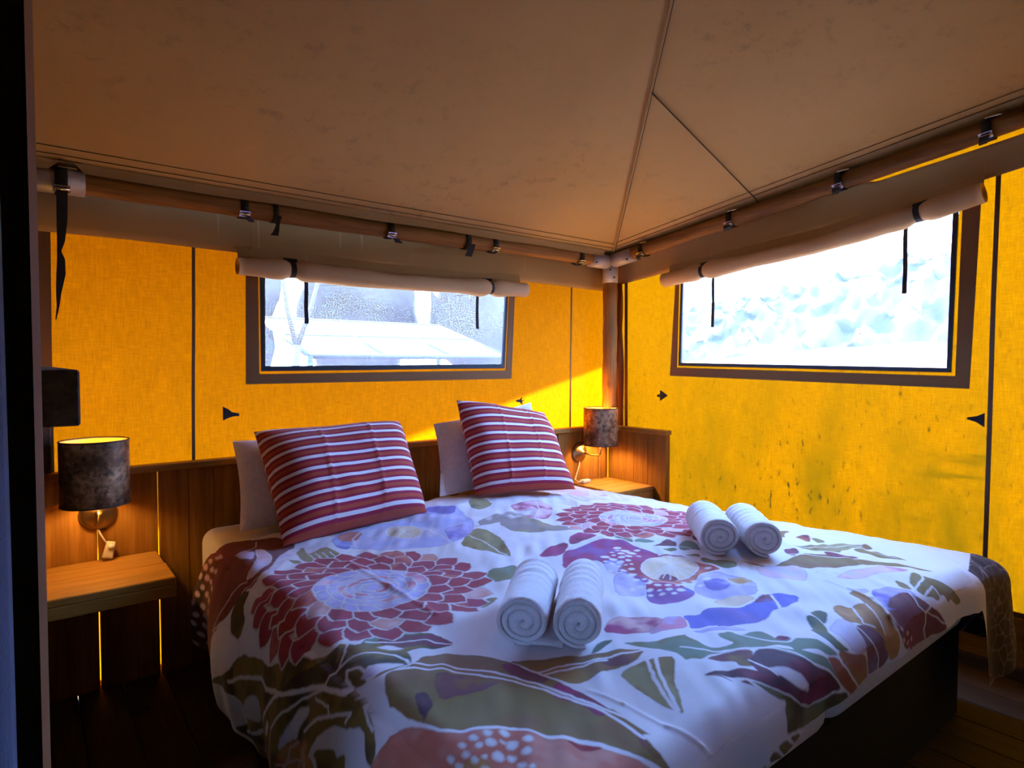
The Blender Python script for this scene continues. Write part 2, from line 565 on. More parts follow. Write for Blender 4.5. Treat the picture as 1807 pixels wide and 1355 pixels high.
to_back = lambda u, v, o: (u, YB + o, v)
to_side = lambda u, v, o: (XR_ + o, u, v)

# back wall: translucent yellow canvas with a window opening
W1 = [(0.792, 1.184), (2.111, 1.192), (2.141, 1.66), (0.790, 1.66)]
wall_back = empty('wall_back', (1.5, YB, 0), kind='structure', label='translucent yellow canvas wall behind the headboard')
wall_grid('canvas', to_back, 0.0, XR_, -0.02, 1.98, W1, M['yellow_back'], wall_back, seed=3)
def vstrip(name, parent, pts, wid, mat, back=True, thick=0.003, off=0.006):
    if back:
        return ribbon(name, [(u, YB - off, v) for u, v in pts], wid, (1, 0, 0), thick, (0, 1, 0), mat, parent)
    return ribbon(name, [(XR_ - off, u, v) for u, v in pts], wid, (0, 1, 0), thick, (1, 0, 0), mat, parent)
vstrip('seam', wall_back, [(0.534, 1.72), (0.530, 1.40), (0.524, 1.1), (0.521, 0.80)], 0.012, M['seam'])
vstrip('seam', wall_back, [(2.632, 1.72), (2.629, 1.40), (2.625, 1.1), (2.622, 0.80)], 0.010, M['seam'])
ribbon('edge_flap', [(0.035, YB - 0.012, z) for z in (0.0, 0.6, 1.2, 1.75)], [0.062, 0.062, 0.064, 0.074], (1, 0, 0), 0.006, (0, 1, 0), M['border'], wall_back)
box('sill_board', (0.0, YB + 0.02, 0.0), (XR_, YB + 0.035, 0.03), M['dark_canvas'], wall_back, 0)

# right wall
W2 = [(0.884, 1.181), (2.237, 1.206), (2.226, 1.70), (0.871, 1.845)]
wall_right = empty('wall_right', (XR_, 1.3, 0), kind='structure', label='mildewed yellow canvas wall on the right of the bed')
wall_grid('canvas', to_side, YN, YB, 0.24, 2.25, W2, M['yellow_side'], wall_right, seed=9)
vstrip('seam', wall_right, [(0.741, 1.97), (0.748, 1.466), (0.750, 0.95), (0.754, 0.438), (0.757, 0.24)], 0.016, M['seam'], False)
vstrip('edge_flap', wall_right, [(2.640, 1.76), (2.636, 1.2), (2.632, 0.8), (2.632, 0.3)], 0.022, M['border'], False, 0.004, 0.012)
# loose folded strip of canvas beside the corner post
fl = []
for z in np.linspace(0.3, 1.73, 24):
    row = []
    for k in range(9):
        a = k / 8
        row.append((XR_ - 0.03 - 0.018 * math.sin(a * 3 * PI + 0.9 * math.sin(z * 5)) - 0.01 * math.sin(z * 9 + k), 2.645 + 0.085 * a + 0.006 * math.sin(z * 7), z))
    fl.append(row)
grid_mesh('folded_canvas', np.array(fl), M['border'], wall_right)
ribbon('hem_tape', [(XR_ - 0.008, y, 0.245) for y in (YN, 1.0, YB)], 0.02, (0, 0, 1), 0.006, (1, 0, 0), M['seam'], wall_right)
box('kick_board', (XR_ - 0.02, YN, 0.045), (XR_ + 0.005, YB, 0.235), M['board_y'], wall_right)
baseboard = box('baseboard_right', (XR_ - 0.035, YN, 0.0), (XR_ + 0.005, YB, 0.045), M['rough'], None, 0.003, kind='structure', label='dark baseboard at the foot of the right canvas wall')

# partition (left, edge-on), near wall and the dark living room around the camera
wall_left = empty('wall_left', (-0.02, 1.6, 0), kind='structure', label='dark canvas partition at the left of the room')
box('partition_canvas', (-0.022, 0.72, 0.0), (-0.004, YB - 0.03, 2.55), M['dark_canvas'], wall_left, 0)
box('door_post', (-0.055, 0.66, 0.0), (0.0035, 0.72, 2.75), M['base'], wall_left, 0.003)
mesh('post_edge_strip', [(x_, y_, z_) for z_ in (0.0, 2.75) for (x_, y_) in ((0.0030, 0.660), (0.0090, 0.690), (0.0036, 0.719))], [(0, 1, 4, 3), (1, 2, 5, 4), (2, 0, 3, 5), (2, 1, 0), (3, 4, 5)], M['border'], wall_left)
V, Fc = [], []
box_pts = [(2.62, 1.93), (1.2, 2.42)]
for (y, z) in box_pts:
    for (dx, dz) in ((-0.03, -0.05), (0.024, -0.05), (0.024, 0.06), (-0.03, 0.06)):
        V.append((dx, y, z + dz))
Fc = [(0, 1, 2, 3), (7, 6, 5, 4)] + [(k, 4 + k, 4 + (k + 1) % 4, (k + 1) % 4) for k in range(4)]
mesh('rafter', V, Fc, M['board_y'], wall_left)
wall_front = empty('wall_front', (0.3, YN, 0), kind='structure', label='dark canvas wall behind the camera')
VX0, VX1, VZ0, VZ1 = -0.98, -0.62, 1.05, 1.50        # unseen opening added to let in fill light
for lo_, hi_ in (((XW, 0), (VX0, 3.4)), ((VX1, 0), (XR_, 3.4)), ((VX0, 0), (VX1, VZ0)), ((VX0, VZ1), (VX1, 3.4))):
    box('canvas', (lo_[0], YN - 0.02, lo_[1]), (hi_[0], YN, hi_[1]), M['dark_canvas'], wall_front, 0)
fill_pane = box('fill_light_opening', (VX0, YN - 0.012, VZ0), (VX1, YN - 0.010, VZ1), M['pane'], None, 0, kind='structure', label='unseen film-covered opening added for fill light in the wall behind the camera')
wall_far = box('wall_living_room', (XW - 0.02, YN, 0), (XW, YB, 3.4), M['dark_canvas'], None, 0, kind='structure', label='dark canvas wall of the next room')
wall_back2 = box('wall_back_living_room', (XW, YB + 0.012, -0.05), (0.02, YB + 0.02, 2.0), M['dark_canvas'], None, 0, kind='structure', label='dark canvas end wall of the next room')

# ------------------------------------------------------------------ roof canvas
SL = 0.36
HIPA = 1.12
C0 = Vector((2.86, 2.64, 1.888))
def zA(y): return C0.z + SL * (C0.y - y)
SB = 0.128
KB = (SL - SB) * HIPA
def zB(x, y): return C0.z + SB * (C0.y - y) + KB * (C0.x - x)
def hip(t): return Vector((C0.x - t, C0.y - HIPA * t, C0.z + SL * HIPA * t))
ceiling = empty('ceiling', (1.5, 1.2, 2.4), kind='structure', label='brown canvas tent roof with sewn seams overhead')
rows = []
for y in np.linspace(C0.y + 0.02, YN, 40):
    xh = C0.x - (C0.y - y) / HIPA
    row = []
    for a in np.linspace(0, 1, 60):
        xx = XW + (xh - XW) * a
        row.append((xx, y, zA(y) - 0.012 * math.sin(PI * min(1, max(0, (C0.y - y) / 2.5))) + 0.0015 * float(vnoise(xx, y, 0.5, 5))))
    rows.append(row)
roofA = grid_mesh('roof_panel', np.array(rows), M['roof'], ceiling)
rows = []
for y in np.linspace(C0.y + 0.02, YN, 40):
    xh = C0.x - (C0.y - y) / HIPA
    row = []
    for a in np.linspace(0, 1, 50):
        xx = xh + (C0.x + 0.02 - xh) * a
        sag = -0.012 * math.sin(PI * min(1, max(0, (C0.y - y) / 2.5))) * (1 - a)
        row.append((xx, y, zB(xx, y) + sag + 0.0015 * float(vnoise(xx, y, 0.5, 6))))
    rows.append(row)
roofB = grid_mesh('roof_panel', np.array(rows), M['roof'], ceiling)
# eave skirts closing the roof to the walls, outside the poles
grid_mesh('eave_skirt', np.array([[(xx, C0.y + 0.02, zA(C0.y) - 0.006) for xx in (XW, C0.x + 0.1)], [(xx, YB + 0.05, zA(C0.y) + 0.03) for xx in (XW, XR_ + 0.1)]]), M['hem'], ceiling, False)
grid_mesh('eave_skirt', np.array([[(C0.x + 0.02, y, zB(C0.x, y) - 0.004) for y in (C0.y + 0.1, YN)], [(XR_ + 0.05, y, zB(C0.x, y) + 0.03) for y in (YB + 0.05, YN)]]), M['hem'], ceiling, False)
def seam_line(name, pts, r, mat):
    return tube(name, pts, r, mat, ceiling, 6)
seam_line('hip_seam', [hip(t) + Vector((0, 0, -0.010 - 0.013 * math.sin(PI * min(1, HIPA * t / 2.5)))) for t in np.linspace(0.02, 2.2, 26)], 0.0045, M['hem'])
seam_line('hip_seam_stitch', [hip(t) + Vector((0.012, 0, -0.013 - 0.013 * math.sin(PI * min(1, HIPA * t / 2.5)))) for t in np.linspace(0.02, 2.2, 26)], 0.0016, M['stitch'])
h1 = hip(0.965)
e1 = Vector((C0.x, 1.66, zB(C0.x, 1.66)))
seam_line('panel_seam', [h1.lerp(e1, a) + Vector((0, 0, -0.008 - 0.010 * (1 - a))) for a in np.linspace(0, 1, 12)], 0.0028, M['stitch'])
for off in (0.075, 0.115):
    yy = C0.y - off
    seam_line('eave_stitch', [(xx, yy, zA(yy) - 0.004) for xx in np.linspace(0.0, C0.x - off / HIPA, 14)], 0.0014, M['stitch'])
    xx = C0.x - off
    seam_line('eave_stitch', [(xx, y, zB(xx, y) - 0.004) for y in np.linspace(C0.y - off * HIPA, YN, 14)], 0.0014, M['stitch'])
# hem flap of the back slope that lies over the pole
rows = []
for xx in np.linspace(0.03, 2.74, 80):
    cut = 0.035 if 0.075 < xx < 0.145 else 0.0
    rows.append([(xx, C0.y - 0.05, zA(C0.y - 0.05) - 0.006), (xx, C0.y - 0.046, zA(C0.y) - 0.002 + cut * 0.6), (xx, C0.y - 0.045, zA(C0.y) - 0.022 + cut + 0.002 * math.sin(xx * 9))])
grid_mesh('hem_flap', np.array(rows), M['hem'], ceiling)

# valances: loose brown canvas bands hanging over the top of the yellow walls
def valance(name, n, fn, label):
    rows = [fn(a) for a in np.linspace(0, 1, n)]
    o = grid_mesh(name, np.array(rows), M['valance'], None, True, label=label, cat='valance')
    md = o.modifiers.new('thickness', 'SOLIDIFY')
    md.thickness = 0.003
    return o
def vb(a):
    xx = 0.0 + 2.90 * a
    r = []
    for k in range(9):
        b = k / 8
        z = 1.684 + (1.90 - 1.684) * b
        off = 0.016 + 0.020 * math.sin(b * PI) * (0.6 + 0.4 * math.sin(xx * 4.3 + 1)) + 0.006 * math.sin(xx * 11 + b * 5) * b
        r.append((xx, YB - off, z + 0.003 * math.sin(xx * 6) * (1 - b)))
    return r
val_back = valance('canvas_valance', 90, vb, 'brown canvas band hanging above the yellow wall behind the bed')
vstrip('seam', val_back, [(0.748, 1.86), (0.746, 1.78), (0.744, 1.69)], 0.005, M['valance'], True, 0.002, 0.040)
vy = [-0.15, 0.665, 0.741, 1.199, 2.446, 2.636, 2.76]
vz = [2.06, 1.960, 1.948, 1.880, 1.744, 1.726, 1.714]
def vs_(a):
    y = YN + (2.74 - YN) * a
    zb = float(np.interp(y, vy, vz))
    zp = 1.848 + SB * (2.64 - y)
    top = zp + (0.05 if y > 1.35 else max(-0.012, 0.05 - (1.35 - y) * 0.35))
    r = []
    for k in range(9):
        b = k / 8
        off = 0.018 + 0.020 * math.sin(b * PI) * (0.6 + 0.4 * math.sin(y * 3.7 + 2)) + 0.005 * math.sin(y * 9 + b * 4) * b
        r.append((XR_ - off, y, zb + (top - zb) * b))
    return r
valance('canvas_valance', 90, vs_, 'brown canvas band hanging above the window of the right wall')

# ------------------------------------------------------------------ windows
def ring_mesh(name, outer, inner, to3, off, thick, mat, parent):
    V, Fc = [], []
    for o in (off, off + thick):
        for q in (outer, inner):
            V += [to3(p[0], p[1], -o) for p in q]
    for k in range(4):
        k2 = (k + 1) % 4
        Fc += [(k, k2, 4 + k2, 4 + k), (8 + k, 12 + k, 12 + k2, 8 + k2), (k, 8 + k, 8 + k2, k2), (4 + k, 4 + k2, 12 + k2, 12 + k)]
    return mesh(name, V, Fc, mat, parent)
def quad_plate(name, q, to3, off, thick, mat, parent):
    V = [to3(p[0], p[1], -off) for p in q] + [to3(p[0], p[1], -off - thick) for p in q]
    Fc = [(0, 1, 2, 3), (7, 6, 5, 4)] + [(k, 4 + k, 4 + (k + 1) % 4, (k + 1) % 4) for k in range(4)]
    return mesh(name, V, Fc, mat, parent)
win1 = empty('window_1', (1.45, YB, 1.18), kind='structure', label='hazy plastic window in the wall behind the bed')
G1 = [(0.807, 1.206), (2.094, 1.214), (2.124, 1.652), (0.812, 1.652)]
ring_mesh('gasket', W1, G1, to_back, -0.002, 0.012, M['gasket'], win1)
ring_mesh('canvas_border', [(0.727, 1.129), (2.160, 1.132), (2.188, 1.67), (0.733, 1.67)], [(0.782, 1.172), (2.122, 1.180), (2.150, 1.668), (0.782, 1.668)], to_back, 0.006, 0.005, M['border'], win1)
quad_plate('pane', G1, to_back, -0.002, 0.0015, M['pane'], win1)
win2 = empty('window_2', (XR_, 1.55, 1.18), kind='structure', label='hazy plastic window in the right wall')
G2 = [(0.899, 1.199), (2.221, 1.223), (2.211, 1.69), (0.890, 1.832)]
ring_mesh('gasket', W2, G2, to_side, -0.002, 0.012, M['gasket'], win2)
ring_mesh('canvas_border', [(0.819, 1.115), (2.297, 1.146), (2.262, 1.705), (0.795, 1.870)], [(0.868, 1.166), (2.250, 1.195), (2.238, 1.703), (0.856, 1.866)], to_side, 0.006, 0.005, M['border'], win2)
quad_plate('pane', G2, to_side, -0.002, 0.0015, M['pane'], win2)

# rolled-up window flaps with their ties
def flap_roll(label, axis, ties, hang, mapper, seg=22):
    """axis: list of (u, v, depth); mapper -> 3-D; ties: u; hang: (u0, v0, v1)"""
    us = [a[0] for a in axis]
    P = lambda u: Vector(mapper(u, float(np.interp(u, us, [a[1] for a in axis])), float(np.interp(u, us, [a[2] for a in axis]))))
    u0, u1 = us[0], us[-1]
    root = empty('rolled_window_flap', P((u0 + u1) / 2), label, 'window flap')
    n = 70
    pts, rad = [], []
    for i in range(n):
        u = u0 + (u1 - u0) * i / (n - 1)
        r = 0.040 + 0.003 * math.sin(u * 7.1) + 0.002 * math.sin(u * 17)
        for t in ties:
            r -= 0.015 * math.exp(-((u - t) / 0.022) ** 2)
            r += 0.005 * math.exp(-((abs(u - t) - 0.07) / 0.04) ** 2)
        pts.append(P(u)); rad.append(r)
    V, Fc = tube_geo(pts, rad, seg, False)
    V = [v + Vector((0, 0, 0.0012 * math.sin(k * 2.3))) for k, v in enumerate(V)]
    for end, step in ((0, -1), (n - 1, 1)):            # spiral-wound ends: an inset lip and a dark core
        base = len(V)
        c = pts[end]
        for k in range(seg):
            V.append(c + (V[end * seg + k] - c) * 0.62)
        for k in range(seg):
            V.append(c + (V[end * seg + k] - c) * 0.55 - (pts[end] - pts[end - step]).normalized() * 0.03)
        for k in range(seg):
            k2 = (k + 1) % seg
            Fc.append((end * seg + k, end * seg + k2, base + k2, base + k))
            Fc.append((base + k, base + k2, base + seg + k2, base + seg + k))
        Fc.append(tuple(base + seg + k for k in range(seg)))
    mesh('roll', V, Fc, M['roll'], root, True)
    # the sheet that joins the roll to the wall above
    rows = []
    for i in range(n):
        u = u0 + 0.01 + (u1 - u0 - 0.02) * i / (n - 1)
        p = P(u)
        d = Vector(mapper(u, 0, 0)) - Vector(mapper(u, 0, 1))
        d.normalize()
        rows.append([tuple(p + Vector((0, 0, 0.02)) + d * 0.03), tuple(p + Vector((0, 0, 0.05)) + d * 0.035), tuple(p + Vector((0, 0, 0.09)) + d * 0.044)])
    grid_mesh('flap_sheet', np.array(rows), M['valance'], root)
    for t in ties:
        c = P(t)
        a = (P(t + 0.01) - P(t - 0.01)).normalized()
        b1, b2 = frame_at(a)
        lp = []
        for k in range(15):
            w_ = 2 * PI * k / 14
            lp.append(c + (b1 * math.cos(w_) + b2 * math.sin(w_)) * 0.0315)
        V, Fc = [], []
        for p in lp:
            o_ = (p - c).normalized()
            V += [p - a * 0.011 - o_ * 0.001, p + a * 0.011 - o_ * 0.001, p + a * 0.011 + o_ * 0.003, p - a * 0.011 + o_ * 0.003]
        for i in range(14):
            for k in range(4):
                Fc.append((i * 4 + k, i * 4 + (k + 1) % 4, i * 4 + 4 + (k + 1) % 4, i * 4 + 4 + k))
        mesh('tie_strap', V, Fc, M['strap'], root)
        mesh_top = P(t) + Vector((0, 0, 0.045))
        dd = (Vector(mapper(t, 0, 0)) - Vector(mapper(t, 0, 1))).normalized()
        ribbon('tie_anchor', [mesh_top - a * 0.03 + dd * 0.02, mesh_top + a * 0.03 + dd * 0.02], 0.016, (0, 0, 1), 0.004, dd, M['strap'], root)
    for (u, v0, v1) in hang:
        dd = (Vector(mapper(u, 0, 0)) - Vector(mapper(u, 0, 1))).normalized()
        wd = (Vector(mapper(1, 0, 0)) - Vector(mapper(0, 0, 0))).normalized()
        pts_ = [Vector(mapper(u + 0.0012 * math.sin(k * 1.3), v0 + (v1 - v0) * k / 6, 0.02)) for k in range(7)]
        ribbon('hanging_tie', pts_, [0.017] * 6 + [0.019], wd, 0.003, dd, M['strap'], root)
    return root
flap_roll('rolled tan canvas flap tied up over the window behind the bed',
          [(0.684, 1.618, 0.07), (0.908, 1.622, 0.065), (1.379, 1.612, 0.07), (1.968, 1.626, 0.065), (2.214, 1.632, 0.07)], [0.908, 1.968],
          [(0.985, 1.60, 1.396), (1.917, 1.60, 1.406)], lambda u, v, d: (u, YB - d, v))
flap_roll('rolled tan canvas flap tied up over the window of the right wall',
          [(0.770, 1.880, 0.07), (0.995, 1.842, 0.065), (1.417, 1.772, 0.07), (2.036, 1.725, 0.065), (2.300, 1.703, 0.07)], [0.995, 2.036],
          [(1.057, 1.80, 1.519), (2.003, 1.71, 1.419)], lambda u, v, d: (XR_ - d, u, v))

# ------------------------------------------------------------------ poles, post, connectors
def log(name, a, b, r, mat, label, knots=8, seg=18):
    a, b = Vector(a), Vector(b)
    n = 40
    pts, rad = [], []
    d = (b - a).normalized()
    s1, s2 = frame_at(d)
    for i in range(n):
        t = i / (n - 1)
        p = a.lerp(b, t)
        pts.append(p + s1 * 0.003 * math.sin(t * 9) + s2 * 0.003 * math.cos(t * 7))
        rad.append(r * (1 + 0.03 * math.sin(t * 23) + 0.02 * math.sin(t * 51)))
    return tube(name, pts, rad, mat, None, seg, label=label, cat='pole')
PB = 1.842
log('eave_pole', (-0.05, 2.64, PB), (2.80, 2.64, PB + 0.004), 0.038, M['pole'], 'round log pole under the roof edge behind the bed')
zp = lambda y: PB + 0.003 + SB * (2.64 - y)
log('eave_pole', (2.84, 2.60, zp(2.60)), (2.84, YN + 0.01, zp(YN)), 0.037, M['pole_y'], 'round log pole under the roof edge of the right wall')
post = log('corner_post', (2.845, 2.643, 0.8275), (2.845, 2.643, 1.74), 0.044, M['post'], 'upright round log post in the room corner')
conn = empty('pole_connector', (2.845, 2.643, 1.84), 'grey metal three-way sleeve joining the poles in the corner', 'connector')
tube('sleeve', [(2.845, 2.643, 1.715), (2.845, 2.643, 1.80), (2.845, 2.643, 1.865)], [0.047, 0.048, 0.046], M['galv'], conn, 24)
tube('sleeve', [(2.86, 2.642, PB), (2.66, 2.64, PB)], 0.044, M['galv'], conn, 24)
tube('sleeve', [(2.842, 2.66, zp(2.62) - 0.004), (2.84, 2.45, zp(2.45) - 0.002)], 0.043, M['galv'], conn, 24)
for (p, d) in (((2.83, 2.643 - 0.047, 1.745), (0, -1, 0)), ((2.81, 2.61, 1.79), (-0.6, -0.7, 0)), ((2.68, 2.60, PB - 0.02), (0, -1, 0)), ((2.80, 2.47, 1.835), (-1, 0, 0))):
    p, d = Vector(p), Vector(d).normalized()
    tube('screw', [p - d * 0.006, p + d * 0.004], 0.005, M['stitch'], conn, 8)
sl2 = empty('pole_sleeve', (0.08, 2.64, PB), 'grey metal sleeve at the left end of the back pole', 'connector')
tube('sleeve', [(-0.06, 2.64, PB), (0.06, 2.64, PB), (0.168, 2.64, PB)], 0.0435, M['galv'], sl2, 24)
box('end_plate', (-0.075, 2.60, PB - 0.05), (-0.055, 2.68, PB + 0.05), M['galv'], sl2)

# black webbing straps with metal buckles round the poles
def pole_strap(c, axis, r, label, tail=None, w=0.030, buckle=True):
    c, a = Vector(c), Vector(axis).normalized()
    root = empty('pole_strap', c, label, 'strap')
    b1, b2 = frame_at(a)
    V, Fc = [], []
    n = 20
    for k in range(n + 1):
        w_ = 2 * PI * k / n
        o_ = b1 * math.cos(w_) + b2 * math.sin(w_)
        for (da, rr) in ((-w / 2, r + 0.001), (w / 2, r + 0.001), (w / 2, r + 0.005), (-w / 2, r + 0.005)):
            V.append(c + a * da + o_ * rr)
    for i in range(n):
        for k in range(4):
            Fc.append((i * 4 + k, i * 4 + (k + 1) % 4, i * 4 + 4 + (k + 1) % 4, i * 4 + 4 + k))
    mesh('loop', V, Fc, M['strap'], root, True)
    inward = Vector((-1, 0, 0)) if abs(a.y) > 0.5 else Vector((0, -1, 0))
    if buckle:
        d0 = (inward + Vector((0, 0, -0.75))).normalized()
        bc = c + d0 * (r + 0.010)
        up = a.cross(d0).normalized()
        V, Fc = [], []
        for (sa, su) in ((-1, -1), (1, -1), (1, 1), (-1, 1)):
            for (q, h) in ((1.0, -0.003), (0.62, -0.003), (0.62, 0.004), (1.0, 0.004)):
                V.append(bc + a * sa * (w / 2 + 0.006) * q + up * su * 0.013 * q + d0 * h)
        for i in range(4):
            i2 = (i + 1) % 4
            for k in range(4):
                Fc.append((i * 4 + k, i2 * 4 + k, i2 * 4 + (k + 1) % 4, i * 4 + (k + 1) % 4))
        mesh('buckle', V, Fc, M['chrome'], root)
        tube('buckle_bar', [bc - a * (w / 2 + 0.005) + d0 * 0.004, bc + a * (w / 2 + 0.005) + d0 * 0.004], 0.0045, M['chrome'], root, 8)
        lug = c + (inward * 0.6 + Vector((0, 0, 0.8))).normalized() * (r + 0.006)
        box('roof_lug', lug - Vector((0.012 + 0.014 * abs(a.x), 0.012 + 0.014 * abs(a.y), 0.003)) + a * 0.02, lug + Vector((0.012 + 0.014 * abs(a.x), 0.012 + 0.014 * abs(a.y), 0.003)) + a * 0.02, M['chrome'], root, 0.001)
    if tail:
        ribbon('tail', [Vector(p) for p in tail[0]], tail[1], a, 0.003, inward, M['strap'], root)
    return root
py = 2.64
ff = 2.585
pole_strap((0.100, py, PB), (1, 0, 0), 0.044, 'long black webbing strap dangling from the left end of the back pole',
           ([(0.101, ff, 1.80), (0.099, ff, 1.70), (0.095, ff, 1.63), (0.089, ff, 1.595), (0.094, ff, 1.57), (0.093, ff, 1.52), (0.085, ff, 1.45), (0.083, ff, 1.41), (0.076, ff, 1.365)],
            [0.032, 0.030, 0.022, 0.012, 0.022, 0.026, 0.014, 0.008, 0.003]), 0.036)
pole_strap((0.690, py, PB), (1, 0, 0), 0.038, 'black buckled strap on the back pole, above the left end of its window',
           ([(0.70, ff, 1.795), (0.712, ff + 0.01, 1.782), (0.725, ff + 0.02, 1.79)], [0.030, 0.022, 0.004]))
pole_strap((0.812, py, PB), (1, 0, 0), 0.038, 'black webbing tail without buckle near the left of the back pole',
           ([(0.818, ff, 1.82), (0.812, ff, 1.78), (0.806, ff, 1.755), (0.798, ff, 1.738)], [0.022, 0.014, 0.022, 0.030]), 0.022, False)
pole_strap((1.335, py, PB), (1, 0, 0), 0.038, 'black buckled strap at the middle of the back pole',
           ([(1.345, ff, 1.795), (1.36, ff, 1.775), (1.375, ff + 0.01, 1.785)], [0.030, 0.035, 0.02]))
pole_strap((1.765, py, PB), (1, 0, 0), 0.038, 'black webbing tail without buckle towards the right of the back pole',
           ([(1.775, ff, 1.82), (1.762, ff, 1.785), (1.748, ff, 1.755)], [0.034, 0.036, 0.036]), 0.030, False)
pole_strap((1.935, py, PB), (1, 0, 0), 0.038, 'black buckled strap second from the corner on the back pole',
           ([(1.925, ff, 1.80), (1.90, ff, 1.785), (1.885, ff + 0.01, 1.80)], [0.028, 0.026, 0.01]))
pole_strap((2.56, py, PB), (1, 0, 0), 0.042, 'black buckled strap beside the corner sleeve on the back pole',
           ([(2.55, ff, 1.80), (2.50, ff, 1.785), (2.46, ff + 0.01, 1.795)], [0.03, 0.03, 0.008]))
ax2 = Vector((0, -1, SB)).normalized()
for y, lab in ((2.37, 'black buckled strap beside the corner sleeve on the right pole'), (1.80, 'black buckled strap second from the corner on the right pole'),
               (1.265, 'black buckled strap above the middle of the right window'), (0.735, 'black buckled strap on the right pole nearest the camera')):
    pole_strap((2.84, y, zp(y)), ax2, 0.037, lab, ([(2.785, y, zp(y) - 0.035), (2.79, y + 0.004, zp(y) - 0.052), (2.81, y + 0.01, zp(y) - 0.058)], [0.03, 0.03, 0.026]))

# small black toggle tabs sewn to the canvas
def tab(label, pts, to3):
    root_pts = [to3(u, v, -0.008) for u, v in pts] + [to3(u, v, -0.014) for u, v in pts]
    n = len(pts)
    Fc = [tuple(range(n)), tuple(range(2 * n - 1, n - 1, -1))] + [(k, n + k, n + (k + 1) % n, (k + 1) % n) for k in range(n)]
    mesh('canvas_tab', root_pts, Fc, M['strap'], None, False, label=label, cat='canvas tab')
tab('black webbing tab on the yellow wall, lower left of the back window', [(0.634, 1.038), (0.655, 1.026), (0.668, 1.014), (0.697, 1.007), (0.698, 0.996), (0.672, 0.995), (0.655, 0.990), (0.634, 0.980)], to_back)
tab('small black webbing tab on the sunlit yellow wall near the right striped pillow', [(2.195, 1.010), (2.222, 1.012), (2.236, 1.024), (2.232, 1.008), (2.254, 1.006), (2.236, 0.998), (2.238, 0.980), (2.220, 0.996), (2.196, 0.998)], to_back)
tab('black arrow-shaped tab on the right canvas wall beside the corner', [(2.388, 1.030), (2.366, 1.034), (2.366, 1.058), (2.312, 1.028), (2.366, 0.995), (2.366, 1.018), (2.388, 1.016)], to_side)
tab('black pointed tab beside the long seam of the right wall', [(0.766, 1.020), (0.766, 0.964), (0.792, 0.982), (0.824, 0.992), (0.822, 1.000), (0.792, 1.006)], to_side)

# ------------------------------------------------------------------ headboard panelling
BX = [0.012, 0.190, 0.388, 0.494, 0.590, 0.785, 0.98, 1.18, 1.385, 1.578, 1.78, 1.98, 2.18, 2.38, 2.493, 2.69, 2.924]
head = empty('headboard', (1.45, 2.74, 0), 'low wall of dark stained upright boards behind the bed', 'headboard')
for i in range(len(BX) - 1):
    g0 = 0.0022 if BX[i] in (0.190, 0.388) else 0.0006
    g1 = 0.0022 if BX[i + 1] in (0.190, 0.388) else 0.0006
    yo = 0.002 * math.sin(i * 2.1)
    box('board', (BX[i] + g0, 2.730 + yo, 0.0), (BX[i + 1] - g1, 2.750 + yo, 0.800), M['board'], head, 0.002)
box('cap_rail', (0.012, 2.706, 0.800), (1.72, 2.762, 0.826), M['board_x'], head, 0.003)
box('cap_rail', (1.722, 2.706, 0.800), (2.93, 2.762, 0.827), M['board_x'], head, 0.003)
box('corner_cap', (2.79, 2.595, 0.800), (2.899, 2.7055, 0.826), M['board_x'], head, 0.003)
box('batten', (2.83, 2.712, 0.0), (2.885, 2.730, 0.80), M['board'], head, 0.002)
wing = empty('headboard_wing', (2.94, 2.5, 0), 'short board panel beside the corner shelf along the right wall', 'headboard')
for a, b in ((2.515, 2.7285), (2.405, 2.515), (2.306, 2.405)):
    box('board', (2.925, a + 0.0006, 0.0), (2.945, b - 0.0006, 0.80), M['board'], wing, 0.002)
box('end_post', (2.915, 2.262, 0.0), (2.952, 2.305, 0.80), M['board'], wing, 0.003)
box('cap_rail', (2.900, 2.256, 0.80), (2.958, 2.705, 0.826), M['board_y'], wing, 0.003)

def shelf(label, x0, x1, y0, split, apron, zt=0.49, side=None):
    root = empty('bedside_shelf', ((x0 + x1) / 2, (y0 + 2.728) / 2, zt), label, 'shelf')
    box('plank', (x0, y0, zt - 0.025), (x1, split - 0.001, zt), M['board_x'], root, 0.003)
    box('plank', (x0, split + 0.001, zt - 0.025), (x1 - 0.004, 2.727, zt), M['board_x'], root, 0.003)
    box('apron', (x0, y0, zt - apron), (x1, y0 + 0.022, zt - 0.0255), M['board_x'], root, 0.002)
    box('end_piece', (x1 - 0.022 if side != 'l' else x0, y0 + 0.023, zt - apron), (x1 if side != 'l' else x0 + 0.022, 2.727, zt - 0.0255), M['board_y'], root, 0.002)
    return root
shelf('wooden bedside shelf under the left lamp', 0.012, 0.382, 2.342, 2.545, 0.066)
shelf('wooden bedside shelf in the right corner beside the bed', 2.60, 2.922, 2.355, 2.57, 0.15, 0.49)

